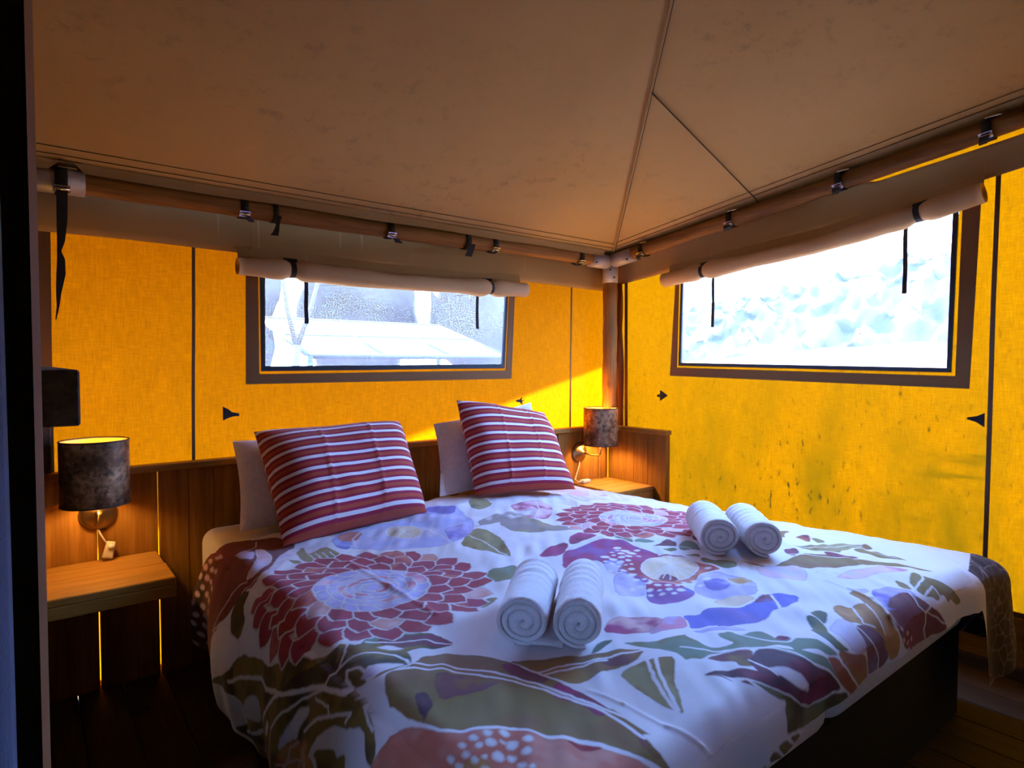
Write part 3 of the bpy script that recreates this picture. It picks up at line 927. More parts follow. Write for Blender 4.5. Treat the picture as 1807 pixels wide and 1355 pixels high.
# ------------------------------------------------------------------ wall lamps
def lamp(label, mount, shade, plug, plug_rot, cord, power):
    m, s = Vector(mount), Vector(shade)
    root = empty('wall_lamp', m, label, 'lamp')
    # drum shade: outer skin and gold lining as two shells, dark rims
    r, h, seg = 0.104, 0.222, 48
    def shell(name, rr, mat, flip):
        V, Fc = [], []
        for z in (-h / 2, -h / 6, h / 6, h / 2):
            for k in range(seg):
                a = 2 * PI * k / seg
                V.append((rr * math.cos(a), rr * math.sin(a), z))
        for j in range(3):
            for k in range(seg):
                k2 = (k + 1) % seg
                f = (j * seg + k, j * seg + k2, (j + 1) * seg + k2, (j + 1) * seg + k)
                Fc.append(f[::-1] if flip else f)
        o = mesh(name, [s + Vector(v) for v in V], Fc, mat, root, True)
        return o
    outer = shell('lamp_shade', r, M['shade'], False)
    inner = shell('shade_lining', r - 0.003, M['gold'], True)
    for z in (-h / 2, h / 2):
        ring = [s + Vector(((r - 0.0015) * math.cos(2 * PI * k / seg), (r - 0.0015) * math.sin(2 * PI * k / seg), z)) for k in range(seg)]
        V, Fc = [], []
        for p in ring:
            o_ = Vector((p.x - s.x, p.y - s.y, 0)).normalized()
            for k in range(6):
                a = 2 * PI * k / 6
                V.append(p + o_ * math.cos(a) * 0.003 + Vector((0, 0, math.sin(a) * 0.003)))
        for i in range(seg):
            i2 = (i + 1) % seg
            for k in range(6):
                Fc.append((i * 6 + k, i * 6 + (k + 1) % 6, i2 * 6 + (k + 1) % 6, i2 * 6 + k))
        mesh('shade_rim', V, Fc, M['rim'], root, True)
    # round wall plate, turned profile
    prof = [(0.0, 0.000), (0.058, 0.000), (0.060, 0.006), (0.055, 0.014), (0.040, 0.022), (0.018, 0.030), (0.012, 0.045)]
    V, Fc, sg = [], [], 32
    for (rr, d) in prof:
        for k in range(sg):
            a = 2 * PI * k / sg
            V.append((m.x + rr * math.cos(a), m.y - d, m.z + rr * math.sin(a)))
    for j in range(len(prof) - 1):
        for k in range(sg):
            k2 = (k + 1) % sg
            Fc.append((j * sg + k, j * sg + k2, (j + 1) * sg + k2, (j + 1) * sg + k))
    Fc.append(tuple(range((len(prof) - 1) * sg, len(prof) * sg)))
    mesh('wall_plate', V, Fc, M['brass'], root, True)
    e = Vector((s.x, s.y, m.z - 0.012))
    a0 = m + Vector((0, -0.042, 0))
    pts = [a0, a0.lerp(e, 0.5) + Vector((0, 0, -0.006)), e + Vector((0, 0.012, 0)), e + Vector((0, 0.003, 0.008)), e + Vector((0, 0, 0.03)), Vector((s.x, s.y, s.z - h / 2 + 0.012))]
    tube('arm', pts, 0.005, M['brass'], root, 10)
    tube('socket', [(s.x, s.y, s.z - h / 2 + 0.008), (s.x, s.y, s.z - h / 2 + 0.040)], 0.016, M['plastic'], root, 14)
    for k in range(3):
        a = 2 * PI * k / 3 + 0.4
        tube('spider_arm', [(s.x, s.y, s.z - h / 2 + 0.030), (s.x + (r - 0.004) * math.cos(a), s.y + (r - 0.004) * math.sin(a), s.z - h / 2 + 0.06)], 0.0015, M['brass'], root, 6)
    V, Fc = tube_geo([(s.x, s.y, s.z - h / 2 + zz - 0.045) for zz in (0.085, 0.10, 0.12, 0.135, 0.142)], [0.010, 0.018, 0.020, 0.014, 0.003], 14)
    mesh('bulb', V, Fc, M['bulb'], root, True)
    ld = bpy.data.lights.new('lamp_light', 'POINT')
    ld.energy = power
    ld.color = (1.0, 0.60, 0.17)
    ld.shadow_soft_size = 0.03
    lo = bpy.data.objects.new('lamp_light', ld)
    lo.location = (s.x, s.y, s.z - 0.045)
    put(lo, root)
    tube('cord', cord, 0.0032, M['plastic'], root, 8)
    # cord switch: rounded block with a rocker
    bm = bmesh.new()
    bmesh.ops.create_cube(bm, size=1.0)
    for v in bm.verts:
        v.co = Vector((v.co.x * 0.036, v.co.y * 0.022, v.co.z * 0.062))
        if v.co.z > 0:
            v.co.x *= 0.8
    bmesh.ops.bevel(bm, geom=bm.edges[:], offset=0.006, segments=2, affect='EDGES', profile=0.6)
    mw = Matrix.Translation(Vector(plug)) @ plug_rot
    bmesh.ops.transform(bm, matrix=mw, verts=bm.verts)
    sw = bm_obj('cord_switch', bm, M['plastic'], root, True)
    V, Fc = tube_geo([mw @ Vector((0.002, -0.010, 0.012)), mw @ Vector((0.002, -0.016, 0.012))], 0.011, 14)
    mesh('rocker', V, Fc, M['plastic'], sw, True)
    return root
lamp('drum wall lamp with mottled bronze shade above the left shelf', (0.192, 2.730, 0.662), (0.176, 2.585, 0.838),
     (0.222, 2.700, 0.528), Matrix.Rotation(0.24, 4, 'Y') @ Matrix.Rotation(-0.15, 4, 'X'),
     [(0.192, 2.722, 0.605), (0.196, 2.712, 0.59), (0.208, 2.705, 0.565), (0.214, 2.702, 0.555)], 10.0)
lamp('drum wall lamp with mottled bronze shade in the right corner', (2.664, 2.730, 0.672), (2.722, 2.60, 0.838),
     (2.655, 2.66, 0.503), Matrix.Rotation(PI / 2, 4, 'Y') @ Matrix.Rotation(PI / 2, 4, 'Z'),
     [(2.664, 2.722, 0.615), (2.652, 2.714, 0.59), (2.628, 2.708, 0.55), (2.606, 2.700, 0.515), (2.608, 2.68, 0.503), (2.626, 2.662, 0.503)], 34.0)

# ------------------------------------------------------------------ rough timber rail, curtain
rail = box('timber_rail', (-0.03, 1.178, 1.118), (0.063, 2.70, 1.206), M['rough'], None, 0.003, label='rough sawn dark timber rail end at the left edge', cat='timber rail')
stub = box('rail_post', (0.0, 2.700, 0.83), (0.058, 2.752, 1.117), M['rough'], None, 0.003, label='dark wooden stub post under the timber rail', cat='post')
rows = []
for z in np.linspace(0.02, 2.55, 50):
    row = []
    for k in range(60):
        a = k / 59
        fold = math.sin(a * 8 * PI + 0.4 * math.sin(z * 2)) * (0.018 + 0.006 * math.sin(z * 1.7))
        row.append((-0.19 + 0.172 * a + 0.006 * math.sin(z * 1.1 + 1.0) - 0.004 * (1.2 - z) * 0.3, 0.60 + fold, z))
    rows.append(row)
cur = grid_mesh('door_curtain', np.array(rows), M['curtain'], None, True, label='dark blue curtain gathered at the left doorway edge', cat='curtain')
cur.modifiers.new('thickness', 'SOLIDIFY').thickness = 0.002

# ------------------------------------------------------------------ bed
bed = empty('bed', (1.56, 1.70, 0), 'wide double bed with dark box base and white mattress', 'bed')
box('bed_base', (0.56, 0.70, 0.0), (2.52, 2.695, 0.33), M['base'], bed, 0.012)
def mattress(x0, x1, top=0.562):
    bm = bmesh.new()
    bmesh.ops.create_cube(bm, size=1.0)
    lo, hi = (x0, 0.665, 0.331), (x1, 2.70, top)
    for v in bm.verts:
        v.co = Vector((lo[i] + (v.co[i] + 0.5) * (hi[i] - lo[i]) for i in range(3)))
    bmesh.ops.bevel(bm, geom=bm.edges[:], offset=0.055, segments=5, affect='EDGES', profile=0.5)
    o = bm_obj('mattress', bm, M['sheet'], bed, True)
    return o
mattress(0.525, 1.498)
mattress(1.502, 2.455, 0.530)

# ------------------------------------------------------------------ duvet with its floral print
PRINT = """P|wine|brownred|0|45.4,245.3 50.5,240.4 53.6,235.0 62.2,235.2 70.6,233.3 72.4,222.9 73.6,217.8 69.4,213.6 64.5,209.0 56.8,192.0 52.0,190.2 45.9,191.8 35.7,204.1 28.1,206.8 20.7,202.4 16.6,216.3 25.4,226.5 37.0,235.2 40.0,245.7
P|lilac|pinkw|4|60.4,220.8 62.8,220.3 62.8,210.0 59.7,202.0 53.2,195.9 50.3,197.3 54.4,202.5 58.6,210.9
P|violetpale|lilac|0|53.8,221.2 57.4,221.9 59.8,218.4 56.8,210.4 54.3,215.5
P|white|lilac|0|64.5,209.0 71.2,216.8 74.2,213.0 78.4,212.4 73.0,201.7 65.5,203.7 59.8,193.9 55.0,190.2 50.5,188.6 53.8,192.7 57.9,195.7
L|white|4|50.2,196.4 41.2,202.8 34.5,207.6
L|white|4|53.2,192.6 46.4,192.0 40.0,198.7 34.6,207.0
L|white|4|53.8,221.2 58.6,221.9 61.6,224.7 64.0,232.2
P|brownred|darkbrown|0|46.0,246.0 51.4,228.0 41.6,219.4 31.6,220.5 20.8,221.4 11.2,226.7 11.3,239.4 22.6,257.5 32.2,257.3
P|ochre|mustard|3|30.2,253.6 34.6,241.7 28.7,238.3 21.3,238.4 14.8,242.9 18.4,249.0 25.0,252.6
O|pinkw|47.5,238.6,0.90,1.68
O|pinkw|48.4,232.9,0.64,1.90
O|pinkw|50.2,229.8,0.61,1.86
O|pinkw|45.0,240.7,1.00,2.12
O|pinkw|46.1,234.0,1.06,2.10
O|pinkw|46.7,228.2,0.92,1.95
O|pinkw|42.2,243.2,0.99,2.18
O|pinkw|43.0,235.9,1.13,2.14
O|pinkw|43.6,229.8,1.14,2.12
O|pinkw|47.2,224.2,0.77,1.90
O|pinkw|38.5,245.8,0.95,2.25
O|pinkw|39.2,239.3,0.94,2.10
O|pinkw|40.3,231.2,0.91,1.88
O|pinkw|43.2,225.9,0.92,1.76
O|pinkw|34.9,247.7,0.96,2.41
O|pinkw|37.5,233.5,1.04,2.01
O|pinkw|38.7,226.9,1.03,1.90
O|pinkw|42.0,222.8,0.93,1.80
O|pinkw|34.1,235.3,1.10,2.06
O|pinkw|34.6,228.6,1.12,1.85
O|pinkw|37.6,223.3,1.09,2.01
O|pinkw|30.6,232.3,0.94,2.09
O|pinkw|31.7,226.6,0.99,1.87
O|pinkw|34.6,222.1,1.08,1.81
O|pinkw|27.3,233.5,1.10,1.91
O|pinkw|28.0,227.1,1.16,1.97
O|pinkw|24.2,229.9,1.00,2.05
O|pinkw|26.9,224.1,1.04,1.88
O|pinkw|19.9,234.0,0.96,2.33
O|pinkw|21.9,226.4,1.06,1.91
O|pinkw|17.3,231.1,1.10,1.99
O|pinkw|19.3,223.9,0.93,2.17
O|pinkw|14.4,235.1,1.09,2.12
P|white|white|0|33.3,207.3 40.0,197.2 40.0,192.5 38.8,188.9 39.4,181.8 33.9,180.8 26.6,192.6 23.2,201.5 27.4,205.4
P|brownred|wine|0|16.6,216.3 32.0,207.3 20.7,202.4 13.6,204.0 13.0,208.8
P|darkgreen|olive|0|42.8,194.8 49.6,191.4 49.7,186.9 45.4,185.4 43.6,181.8 39.4,182.3 38.8,188.9 40.6,192.0
P|darkgreen|olive|0|20.9,203.7 29.2,187.1 36.4,180.6 39.4,169.2 40.6,157.2 49.0,145.9 49.8,136.7 52.6,133.8 55.8,134.9 57.5,129.6 61.7,133.2 66.4,133.8 73.5,134.5 75.3,131.5 72.1,128.0 75.3,125.6 76.5,118.4 71.2,118.8 65.2,121.2 64.0,117.0 62.0,113.2 59.8,117.0 56.2,118.9 55.0,119.7 53.0,117.8 52.6,115.2 50.0,118.3 50.1,113.4 50.2,110.6 49.4,105.8 47.0,100.4 44.2,100.5 44.2,103.8 47.8,107.4 44.6,114.7 44.3,117.8 39.2,123.3 30.9,125.6 6.5,173.2 11.8,174.6 12.4,183.7 12.8,187.3 19.0,175.0 23.7,178.6 23.7,185.8 19.0,198.6
P|darkplum|darkgreen|0|39.9,146.3 45.6,141.7 49.8,134.2 55.0,134.2 51.6,129.7 47.8,127.2
P|teal|olive|0|53.2,128.3 57.5,129.6 61.7,133.2 66.4,133.8 67.5,131.8 60.6,128.6 58.6,126.5 61.0,123.0 53.8,124.8
P|plum|plum2|0|62.2,130.2 65.8,132.6 71.2,130.2 71.7,126.3 75.3,125.6 76.5,118.4 71.2,119.9 66.1,123.1 62.8,126.6
P|green|teal|0|68.0,132.7 71.8,134.8 75.3,131.5 71.3,127.7 70.0,129.5
P|white|white|0|60.4,127.3 64.0,127.1 65.5,122.9 64.6,122.4 61.6,124.3
P|white|lilac|0|53.9,118.4 56.2,118.9 59.8,117.0 61.6,114.6 56.3,113.8 52.6,117.0 52.6,118.3
P|white|white|0|19.6,204.5 23.2,188.4 22.1,183.8 22.8,177.7 28.0,172.2 30.4,167.4 28.6,164.4 23.8,165.6 21.4,169.8 21.0,175.5 14.2,184.2 11.8,190.8 12.5,198.9 16.0,204.6
P|white|white|0|11.8,169.8 19.0,166.4 20.8,161.4 15.7,162.5 10.6,166.1
P|white|white|0|27.5,153.7 31.6,151.2 31.2,149.0 28.3,149.9 26.8,152.5
P|white|lilac|0|30.4,142.2 37.6,138.0 40.1,136.3 42.4,132.0 41.8,130.5 37.0,135.0 32.7,136.3 28.6,140.8
P|white|white|0|14.2,158.1 19.0,155.4 19.8,152.7 16.6,153.6
L|white|11|26.8,186.4 32.2,175.2 35.8,164.5 36.3,156.3 39.4,146.4 45.1,133.6 47.5,127.1 49.8,118.3
L|white|11|39.3,146.2 34.6,151.8 28.6,157.2 24.1,161.2 18.7,169.3 14.1,180.1
L|white|6|47.0,126.8 42.4,135.6 36.4,142.8 31.6,147.0 20.2,146.4
L|white|7|47.9,126.4 50.2,127.2 51.9,127.0 55.0,126.9 58.7,124.5 61.6,120.6 62.7,116.7 61.6,112.8
L|white|7|50.2,118.2 50.8,122.4 52.2,124.2 53.8,121.2 53.8,118.7
L|white|7|37.0,132.6 41.8,126.0 46.0,118.1 47.8,113.4 46.0,114.2
L|white|5|27.9,157.5 22.7,159.5 13.5,159.6
L|white|6|51.6,127.4 54.4,130.2 56.8,133.8
L|white|6|59.8,130.8 64.0,129.0 69.4,125.2 76.0,118.8
L|white|5|44.8,128.9 46.0,121.8 44.8,120.6
L|white|6|50.1,111.0 49.0,107.5 48.4,104.4
P|rust|ochre|0|21.4,144.0 27.4,142.8 32.8,138.0 33.8,134.4 36.9,130.5 37.7,125.6 35.1,127.0 36.5,122.3 34.0,119.4
L|pinkw|5|23.2,141.4 28.0,138.6 31.0,138.0 33.4,135.1
L|pinkw|5|25.6,136.2 30.4,133.8 33.4,132.6
L|pinkw|5|28.2,131.1 32.2,129.3 34.5,130.9
L|pinkw|5|30.9,125.9 33.9,124.9 34.6,128.4
L|pinkw|5|25.0,142.2 28.8,136.0 31.0,130.2 34.1,125.3
P|darkgreen|olive|0|37.6,122.4 40.6,115.7 39.4,114.0 41.5,111.3 38.8,110.4 34.3,119.0 36.4,120.3
P|olivebrown|olive|0|55.2,112.0 56.2,113.5 58.7,114.0 62.2,113.3 67.0,116.5 70.5,115.7 73.0,113.8 77.9,108.6 80.8,103.6 82.0,98.4 82.6,93.7 83.8,88.9 84.3,83.9 84.4,77.8 84.4,73.2 84.4,67.9 82.6,69.0 81.5,64.9 82.0,61.1 80.2,61.8 78.2,64.8 76.0,69.0 73.6,73.2 70.0,77.4 68.1,80.3 65.8,83.4 62.2,86.4 58.0,88.8 55.6,90.6 53.9,94.3 52.6,99.6 52.0,103.8 53.2,108.0
P|plum|plum2|0|77.8,103.8 81.2,102.6 82.0,97.8 82.7,92.6 79.6,92.4 76.9,97.3
P|plum|magenta|0|82.5,91.1 83.8,86.9 84.4,77.8 80.2,76.2 80.8,81.6 79.6,84.6 78.4,88.2
P|olivebrown|plum2|0|64.7,107.8 71.8,100.2 73.6,97.0 69.4,96.6 64.4,97.6 59.8,98.0 61.1,102.6
P|plum2|darkplum|0|57.0,103.2 59.2,102.6 58.2,97.8 56.2,96.6 54.4,94.8 55.5,99.1
P|plum2|olivebrown|0|82.1,69.6 81.5,66.0 81.9,63.5 80.2,63.6 80.1,66.9
L|white|8|62.8,114.0 69.4,108.0 74.8,101.4 79.0,93.6 81.2,86.3 82.6,80.1 84.3,74.3 84.4,68.4
L|white|8|54.4,115.2 57.6,114.4 60.9,112.7 68.2,106.2 72.4,100.8 76.0,96.0 78.9,90.0 80.8,83.6 82.4,77.8 82.5,72.6 82.1,67.9
L|white|10|52.0,103.8 52.5,99.2 53.8,94.2 55.5,90.5 58.0,88.4 61.9,86.2 65.8,83.4 67.7,79.9 69.8,77.1 73.6,73.2 76.0,69.0 78.0,64.7 80.2,61.2
L|white|8|80.8,103.8 82.2,98.5 82.7,93.9 83.8,88.9 84.3,83.9 84.4,77.8
P|olivebrown|olive|0|54.2,114.9 56.2,115.2 61.0,114.5 63.4,114.6 59.4,114.2 56.5,114.0 54.0,114.7
P|terracotta|pinkterra|0|43.0,101.4 47.8,99.5 51.4,98.4 53.8,93.8 55.3,90.2 57.9,88.2 61.6,85.8 65.8,83.1 67.6,79.8 69.4,76.8 73.0,72.6 75.4,68.4 77.8,64.3 78.5,62.4 75.6,59.6 53.7,67.9 40.6,97.2
P|red|red|0|70.6,75.1 72.4,73.1 74.8,70.2 72.8,70.6 70.6,72.6
P|ochre|terracotta|0|53.9,82.2 56.5,82.1 57.4,79.8 57.2,76.9 54.9,74.4 51.4,79.8
O|white|53.5,84.8,0.63,0.93
O|white|56.3,85.5,0.64,0.90
O|white|55.7,83.4,0.60,0.84
O|white|58.6,85.5,0.68,0.94
O|white|58.3,83.4,0.76,0.70
O|white|61.2,84.9,0.78,0.90
O|white|60.3,82.7,0.85,1.17
O|white|59.4,79.4,0.95,1.31
O|white|61.9,81.5,0.38,0.60
O|white|62.8,80.1,1.15,1.09
O|white|60.9,77.6,0.72,0.86
O|white|65.6,79.3,0.91,1.00
O|white|63.5,77.1,0.91,0.90
O|white|61.0,75.2,0.63,0.84
O|white|55.9,81.3,0.52,0.88
O|white|57.5,80.7,0.50,0.51
O|white|53.6,82.5,0.61,0.89
O|white|62.0,73.8,0.58,0.60
O|white|56.1,78.6,0.59,0.64
O|white|53.9,80.3,0.61,0.84
O|white|63.6,83.3,0.90,1.09
P|olivebrown|mustard|0|80.1,104.2 85.6,101.4 92.9,97.3 97.6,94.8 102.4,93.0 107.8,89.0 102.2,86.6 98.2,87.0 94.0,88.2 89.2,87.6 85.6,87.6 83.7,90.6 83.0,94.2 82.6,99.0
P|plum2|olivebrown|0|99.4,91.8 107.7,88.9 100.7,86.5 97.0,88.2 95.3,91.3
L|white|7|82.6,96.5 89.2,94.8 93.8,93.4 98.3,91.8 107.6,88.8 110.8,87.6
L|white|7|83.0,94.8 88.7,93.1 93.9,92.3 97.6,91.2
P|olivepale|olive|0|95.8,85.8 100.6,85.8 107.2,84.6 109.3,81.9 101.9,76.7 97.7,72.1 93.4,67.8 92.9,72.2 93.4,78.0 94.2,82.4
L|white|8|103.9,85.2 99.4,79.8 95.8,74.5 92.8,68.4
L|white|8|106.4,84.9 101.5,80.1 97.7,75.0 94.0,69.6
P|teal|green|0|106.0,94.9 111.2,91.2 115.6,88.8 120.7,87.1 119.7,87.4 119.3,84.0 119.2,80.4 121.0,78.0 125.0,77.4 124.8,79.5 125.1,81.6 126.4,82.8 130.0,81.6 131.5,79.1 134.8,79.2 136.5,78.1 136.6,75.6 135.5,73.2 139.1,70.8 142.6,67.9 142.3,64.8 143.2,61.9 139.4,63.0 139.0,64.8 136.4,66.5 132.4,67.2 134.7,69.4 132.6,71.5 131.2,72.0 127.0,73.2 124.8,74.4 119.8,76.8 116.3,77.9 112.9,77.4 111.9,79.2 109.9,79.8 110.6,81.6 110.8,82.2 110.8,85.2 108.3,89.9
P|teal|green|0|115.6,77.4 121.5,75.5 125.5,73.6 126.7,73.1 130.0,71.4 130.7,67.8 132.4,64.2 132.9,62.6 135.7,60.6 138.2,57.2 137.8,61.2 138.4,63.0 136.0,64.8 134.7,66.6 132.8,68.4 130.4,72.1 124.4,74.8
P|plum|plum2|0|135.2,73.7 138.5,74.4 138.8,71.2 136.6,71.9
P|plum2|olive|0|113.2,76.9 116.4,77.3 121.2,75.3 125.4,73.2 121.6,70.8 118.9,68.5 117.4,69.6 116.4,71.0 117.4,72.4 115.8,74.6
P|darkplum|plum|0|122.3,71.5 126.4,72.9 129.8,71.2 130.6,67.8 132.3,64.2 132.8,62.5 135.5,60.6 137.8,57.6 137.8,56.4 133.6,56.4 129.2,56.4 125.5,56.5 121.7,58.2 118.3,61.2 115.8,63.7 113.6,66.6 112.1,69.6 108.4,72.6 107.8,73.8 111.4,72.6 114.6,71.2 116.5,69.4 117.4,67.2 118.2,69.2 119.5,70.8
P|white|lilac|0|120.5,66.8 123.3,65.9 125.7,64.2 127.0,62.4 127.0,60.0 125.9,59.3 123.4,60.6 121.8,62.4 120.5,64.8
L|white|6|113.1,66.2 115.6,63.6 118.9,60.6 121.6,58.2 125.3,56.4 130.3,56.1 134.8,56.3 140.3,55.2
L|white|6|119.8,70.8 119.9,69.1 120.4,66.6 120.4,64.8
L|white|6|113.8,84.0 117.4,79.2 119.9,76.8 124.8,74.4 130.4,71.5 131.7,68.1 132.4,64.2 133.1,62.9 135.9,60.6 137.8,57.6
L|white|6|130.4,80.8 131.7,77.3 133.5,73.2 136.9,70.8 139.1,70.8
P|plum2|plum2|0|111.4,67.8 112.6,67.2 112.2,64.8 111.8,66.0
P|plum2|plum2|0|107.3,73.8 110.0,71.8 110.9,68.4 109.6,70.8
P|darkgreen|green|0|113.0,66.1 115.6,63.6 118.7,60.6 121.6,58.2 125.2,56.4 130.4,56.0 134.8,56.2 140.2,55.2 140.7,53.6 138.3,52.2 133.9,53.3 130.0,51.0 126.6,52.2 118.6,54.6 114.4,55.2 115.9,59.3 117.5,60.2 116.2,61.2 114.1,63.3 113.4,65.4
P|teal|green|0|113.0,66.1 115.6,63.6 117.9,61.2 116.2,61.2 114.1,63.3 113.4,65.4
P|darkgreen|olive|0|110.8,54.0 113.7,54.7 116.8,52.8 118.6,49.8 118.0,48.6 114.3,51.1
P|darkgreen|olive|0|115.7,54.5 119.9,53.6 121.7,51.0 121.6,49.3 118.7,49.8 117.8,52.2
P|darkgreen|olive|0|122.5,52.8 124.1,52.1 124.1,49.7 122.7,49.2
P|darkgreen|olive|0|125.2,51.9 126.4,51.3 126.0,49.8 124.6,49.8
P|darkgreen|olive|0|107.8,52.8 109.6,53.9 113.2,51.6 114.4,49.2 112.6,49.2 109.6,51.0
P|darkgreen|olive|0|105.6,52.5 108.5,51.5 111.1,48.9 108.4,49.6
P|white|white|0|114.4,55.2 118.6,54.6 126.5,52.2 130.0,51.0 126.5,51.3 119.8,53.9 115.7,54.6
P|rust|ochre|0|138.6,63.0 141.9,61.8 142.0,59.4 143.7,57.0 146.7,53.1 142.6,53.5 139.7,55.8 137.9,57.8 137.8,60.6
P|ochrebrown|rust|0|144.9,63.0 147.2,60.8 152.2,59.4 152.5,55.7 152.0,53.2 146.9,53.3 143.7,57.0 142.5,59.7 142.7,61.8
P|rust|brownred|0|140.1,54.0 143.8,54.0 145.8,52.0 140.2,51.0 137.8,51.0 132.7,50.7 129.2,49.8 133.9,53.3 137.7,52.8
L|white|6|142.7,61.8 142.5,59.5 143.5,57.0 147.0,52.8
P|white|lilac|0|151.0,69.0 159.5,69.7 158.8,65.4 155.9,61.8 153.8,59.0 148.5,60.7 149.0,64.2
P|darkteal|green|0|152.8,75.0 154.6,75.0 154.9,73.3 152.2,69.8 149.2,67.8 146.9,64.1 147.4,61.3 144.0,63.0 144.4,65.4 145.7,68.5 147.1,71.1 148.0,70.9
P|green|darkteal|0|155.8,75.6 160.0,75.6 159.8,72.6 152.9,70.2 155.2,73.2
P|violetgrey|plum2|0|158.4,65.5 162.1,65.0 163.7,62.4 164.2,58.8 163.7,55.2 158.9,53.7 153.3,54.1 152.8,56.8 153.8,59.0 155.9,61.8 156.9,64.1
L|white|5|158.3,65.4 158.4,61.2 159.2,57.8 158.8,54.0
P|ochre|ochrebrown|0|167.2,75.0 169.7,74.5 169.2,71.1 172.0,71.4 174.3,69.6 176.3,72.1 177.9,75.6 181.6,75.6 179.4,71.4 174.4,65.4 171.6,61.2 171.2,58.2 168.5,54.6 164.8,54.6 163.0,58.2 164.2,60.6 162.8,63.4 160.9,65.7 158.2,67.2 161.8,71.8
L|white|5|169.6,70.8 162.3,65.2 164.4,63.2
L|white|4|174.3,69.6 168.6,64.2 165.6,60.5
P|wine|plum2|0|175.8,66.0 181.6,66.7 185.1,66.0 193.0,66.6 193.8,63.6 195.6,60.0 200.6,55.3 202.2,51.9 189.4,52.8 181.6,53.4 175.6,53.5 171.8,56.0 171.9,59.1 173.9,62.8
P|violet|violetpale|0|185.5,72.6 189.5,72.6 193.9,69.3 195.4,66.6 193.8,63.6 186.4,64.2 178.9,63.6 174.4,64.8 178.3,68.2 180.5,70.2
P|plum2|wine|0|184.2,67.3 193.0,66.6 193.0,63.6 188.2,63.0 178.9,63.6 176.7,65.2
O|pinkw|172.5,57.0,1.11,0.60
O|pinkw|176.1,58.0,0.87,0.50
O|pinkw|174.1,59.5,0.88,0.50
O|pinkw|175.0,55.9,1.00,0.62
O|pinkw|177.9,55.9,0.89,0.60
O|pinkw|178.6,53.5,0.90,0.58
O|pinkw|175.5,54.0,0.62,0.56
L|white|5|193.2,65.9 190.0,61.8 191.2,59.4 188.2,56.0 189.5,52.2
L|white|5|191.2,59.4 197.6,60.6 203.5,60.5
L|white|4|191.7,59.8 196.7,56.4 202.0,53.4
L|white|5|180.4,78.0 181.6,74.4 177.4,68.6 173.4,63.5 171.7,60.0 170.7,57.0
P|olive|green|0|203.8,69.6 213.3,72.0 210.7,67.7 212.6,64.6 214.0,61.8 218.1,56.4 213.4,56.4 209.1,59.0 206.2,58.2 206.2,61.2 201.1,60.0 199.2,61.8 197.2,63.0 197.1,65.5
L|white|6|197.2,66.0 208.2,67.3 212.6,69.6
L|white|6|197.4,63.0 206.0,64.1 204.1,60.6 200.2,58.8
P|green|olive|0|201.4,72.8 200.6,69.2 196.5,66.0 195.2,68.5
P|olivebrown|olive|0|181.4,110.9 182.1,106.4 182.8,100.8 192.4,102.0 200.8,102.0 207.6,102.3 211.6,97.8 212.7,92.7 215.3,88.3 219.8,83.3 224.1,77.9 222.2,72.8 220.5,67.8 218.9,73.8 216.4,77.4 212.6,81.5 202.5,85.8 195.8,89.5 190.1,93.6 189.3,97.2 183.4,98.1 181.1,100.9
P|plum|plum2|0|206.1,109.2 209.8,106.8 205.6,103.2 199.6,102.6 201.1,106.0
P|plum|plum2|0|214.9,99.9 218.3,92.5 217.6,88.8 210.8,91.8 210.3,96.2
L|white|6|199.4,105.7 206.9,100.9 208.6,95.4 212.8,91.2 217.0,87.0 222.1,80.4
P|olivepale|olive|0|212.8,110.4 215.8,107.4 226.0,106.8 236.2,103.0 243.3,98.9 241.6,94.2 235.5,97.2 227.2,98.4 219.4,96.6 215.0,100.4 212.8,103.8
L|white|5|211.6,111.0 215.4,105.1 224.7,102.9 236.2,100.2 241.0,97.8
P|olive|olivepale|0|230.2,96.6 236.5,96.0 234.0,93.4 240.2,92.3 233.9,87.2 233.3,82.2 232.0,79.2 229.6,82.8 228.5,86.7 226.7,90.0 226.6,93.0
L|white|4|237.4,95.4 233.8,88.8 231.4,82.8
P|wine|rust|0|230.2,117.6 238.2,118.8 240.1,116.9 229.2,111.0 225.2,111.0 227.8,114.7
P|green|olive|0|235.6,114.4 237.8,113.0 234.9,108.0 227.3,107.4
P|olive|olivebrown|0|229.0,125.4 237.9,128.3 239.2,124.0 232.0,123.0 224.1,118.1 222.5,119.9
P|olivebrown|darkgreen|0|243.4,99.0 244.8,97.8 242.2,94.2 237.0,95.2
P|pinkpale|lilac|0|177.9,103.7 184.6,102.0 191.1,97.2 187.1,91.2 179.3,88.2 175.6,93.0 173.0,98.4
P|pinkpale|pink|0|187.6,83.9 197.8,84.6 203.8,81.6 213.3,80.4 214.6,76.8 214.0,72.6 207.4,75.0 201.4,78.0 194.1,78.6
L|white|5|171.4,99.6 175.2,92.8 179.8,87.6 183.4,83.7 190.0,82.2
O|white|192.5,85.1,1.06,0.59
O|white|195.1,84.9,0.91,0.38
O|white|194.1,83.1,1.10,0.40
O|white|197.2,83.3,1.13,0.55
O|white|196.9,82.0,1.15,0.48
O|white|192.6,88.7,1.13,0.59
O|white|189.0,89.6,0.94,0.42
P|lilac|violetpale|0|181.5,78.0 186.7,74.8 184.9,72.7 182.1,72.9 180.1,75.4
P|magenta|plumblue|0|142.6,153.6 146.9,153.6 150.7,154.1 158.7,155.2 161.7,155.8 165.7,152.6 167.7,148.1 166.0,140.4 166.5,135.0 166.2,131.2 159.0,129.0 148.6,122.4 141.4,115.2 139.6,118.8 142.6,126.6 140.8,127.2 139.6,129.0 142.6,134.4 143.1,139.1 139.5,141.8 134.1,140.2 131.8,142.2
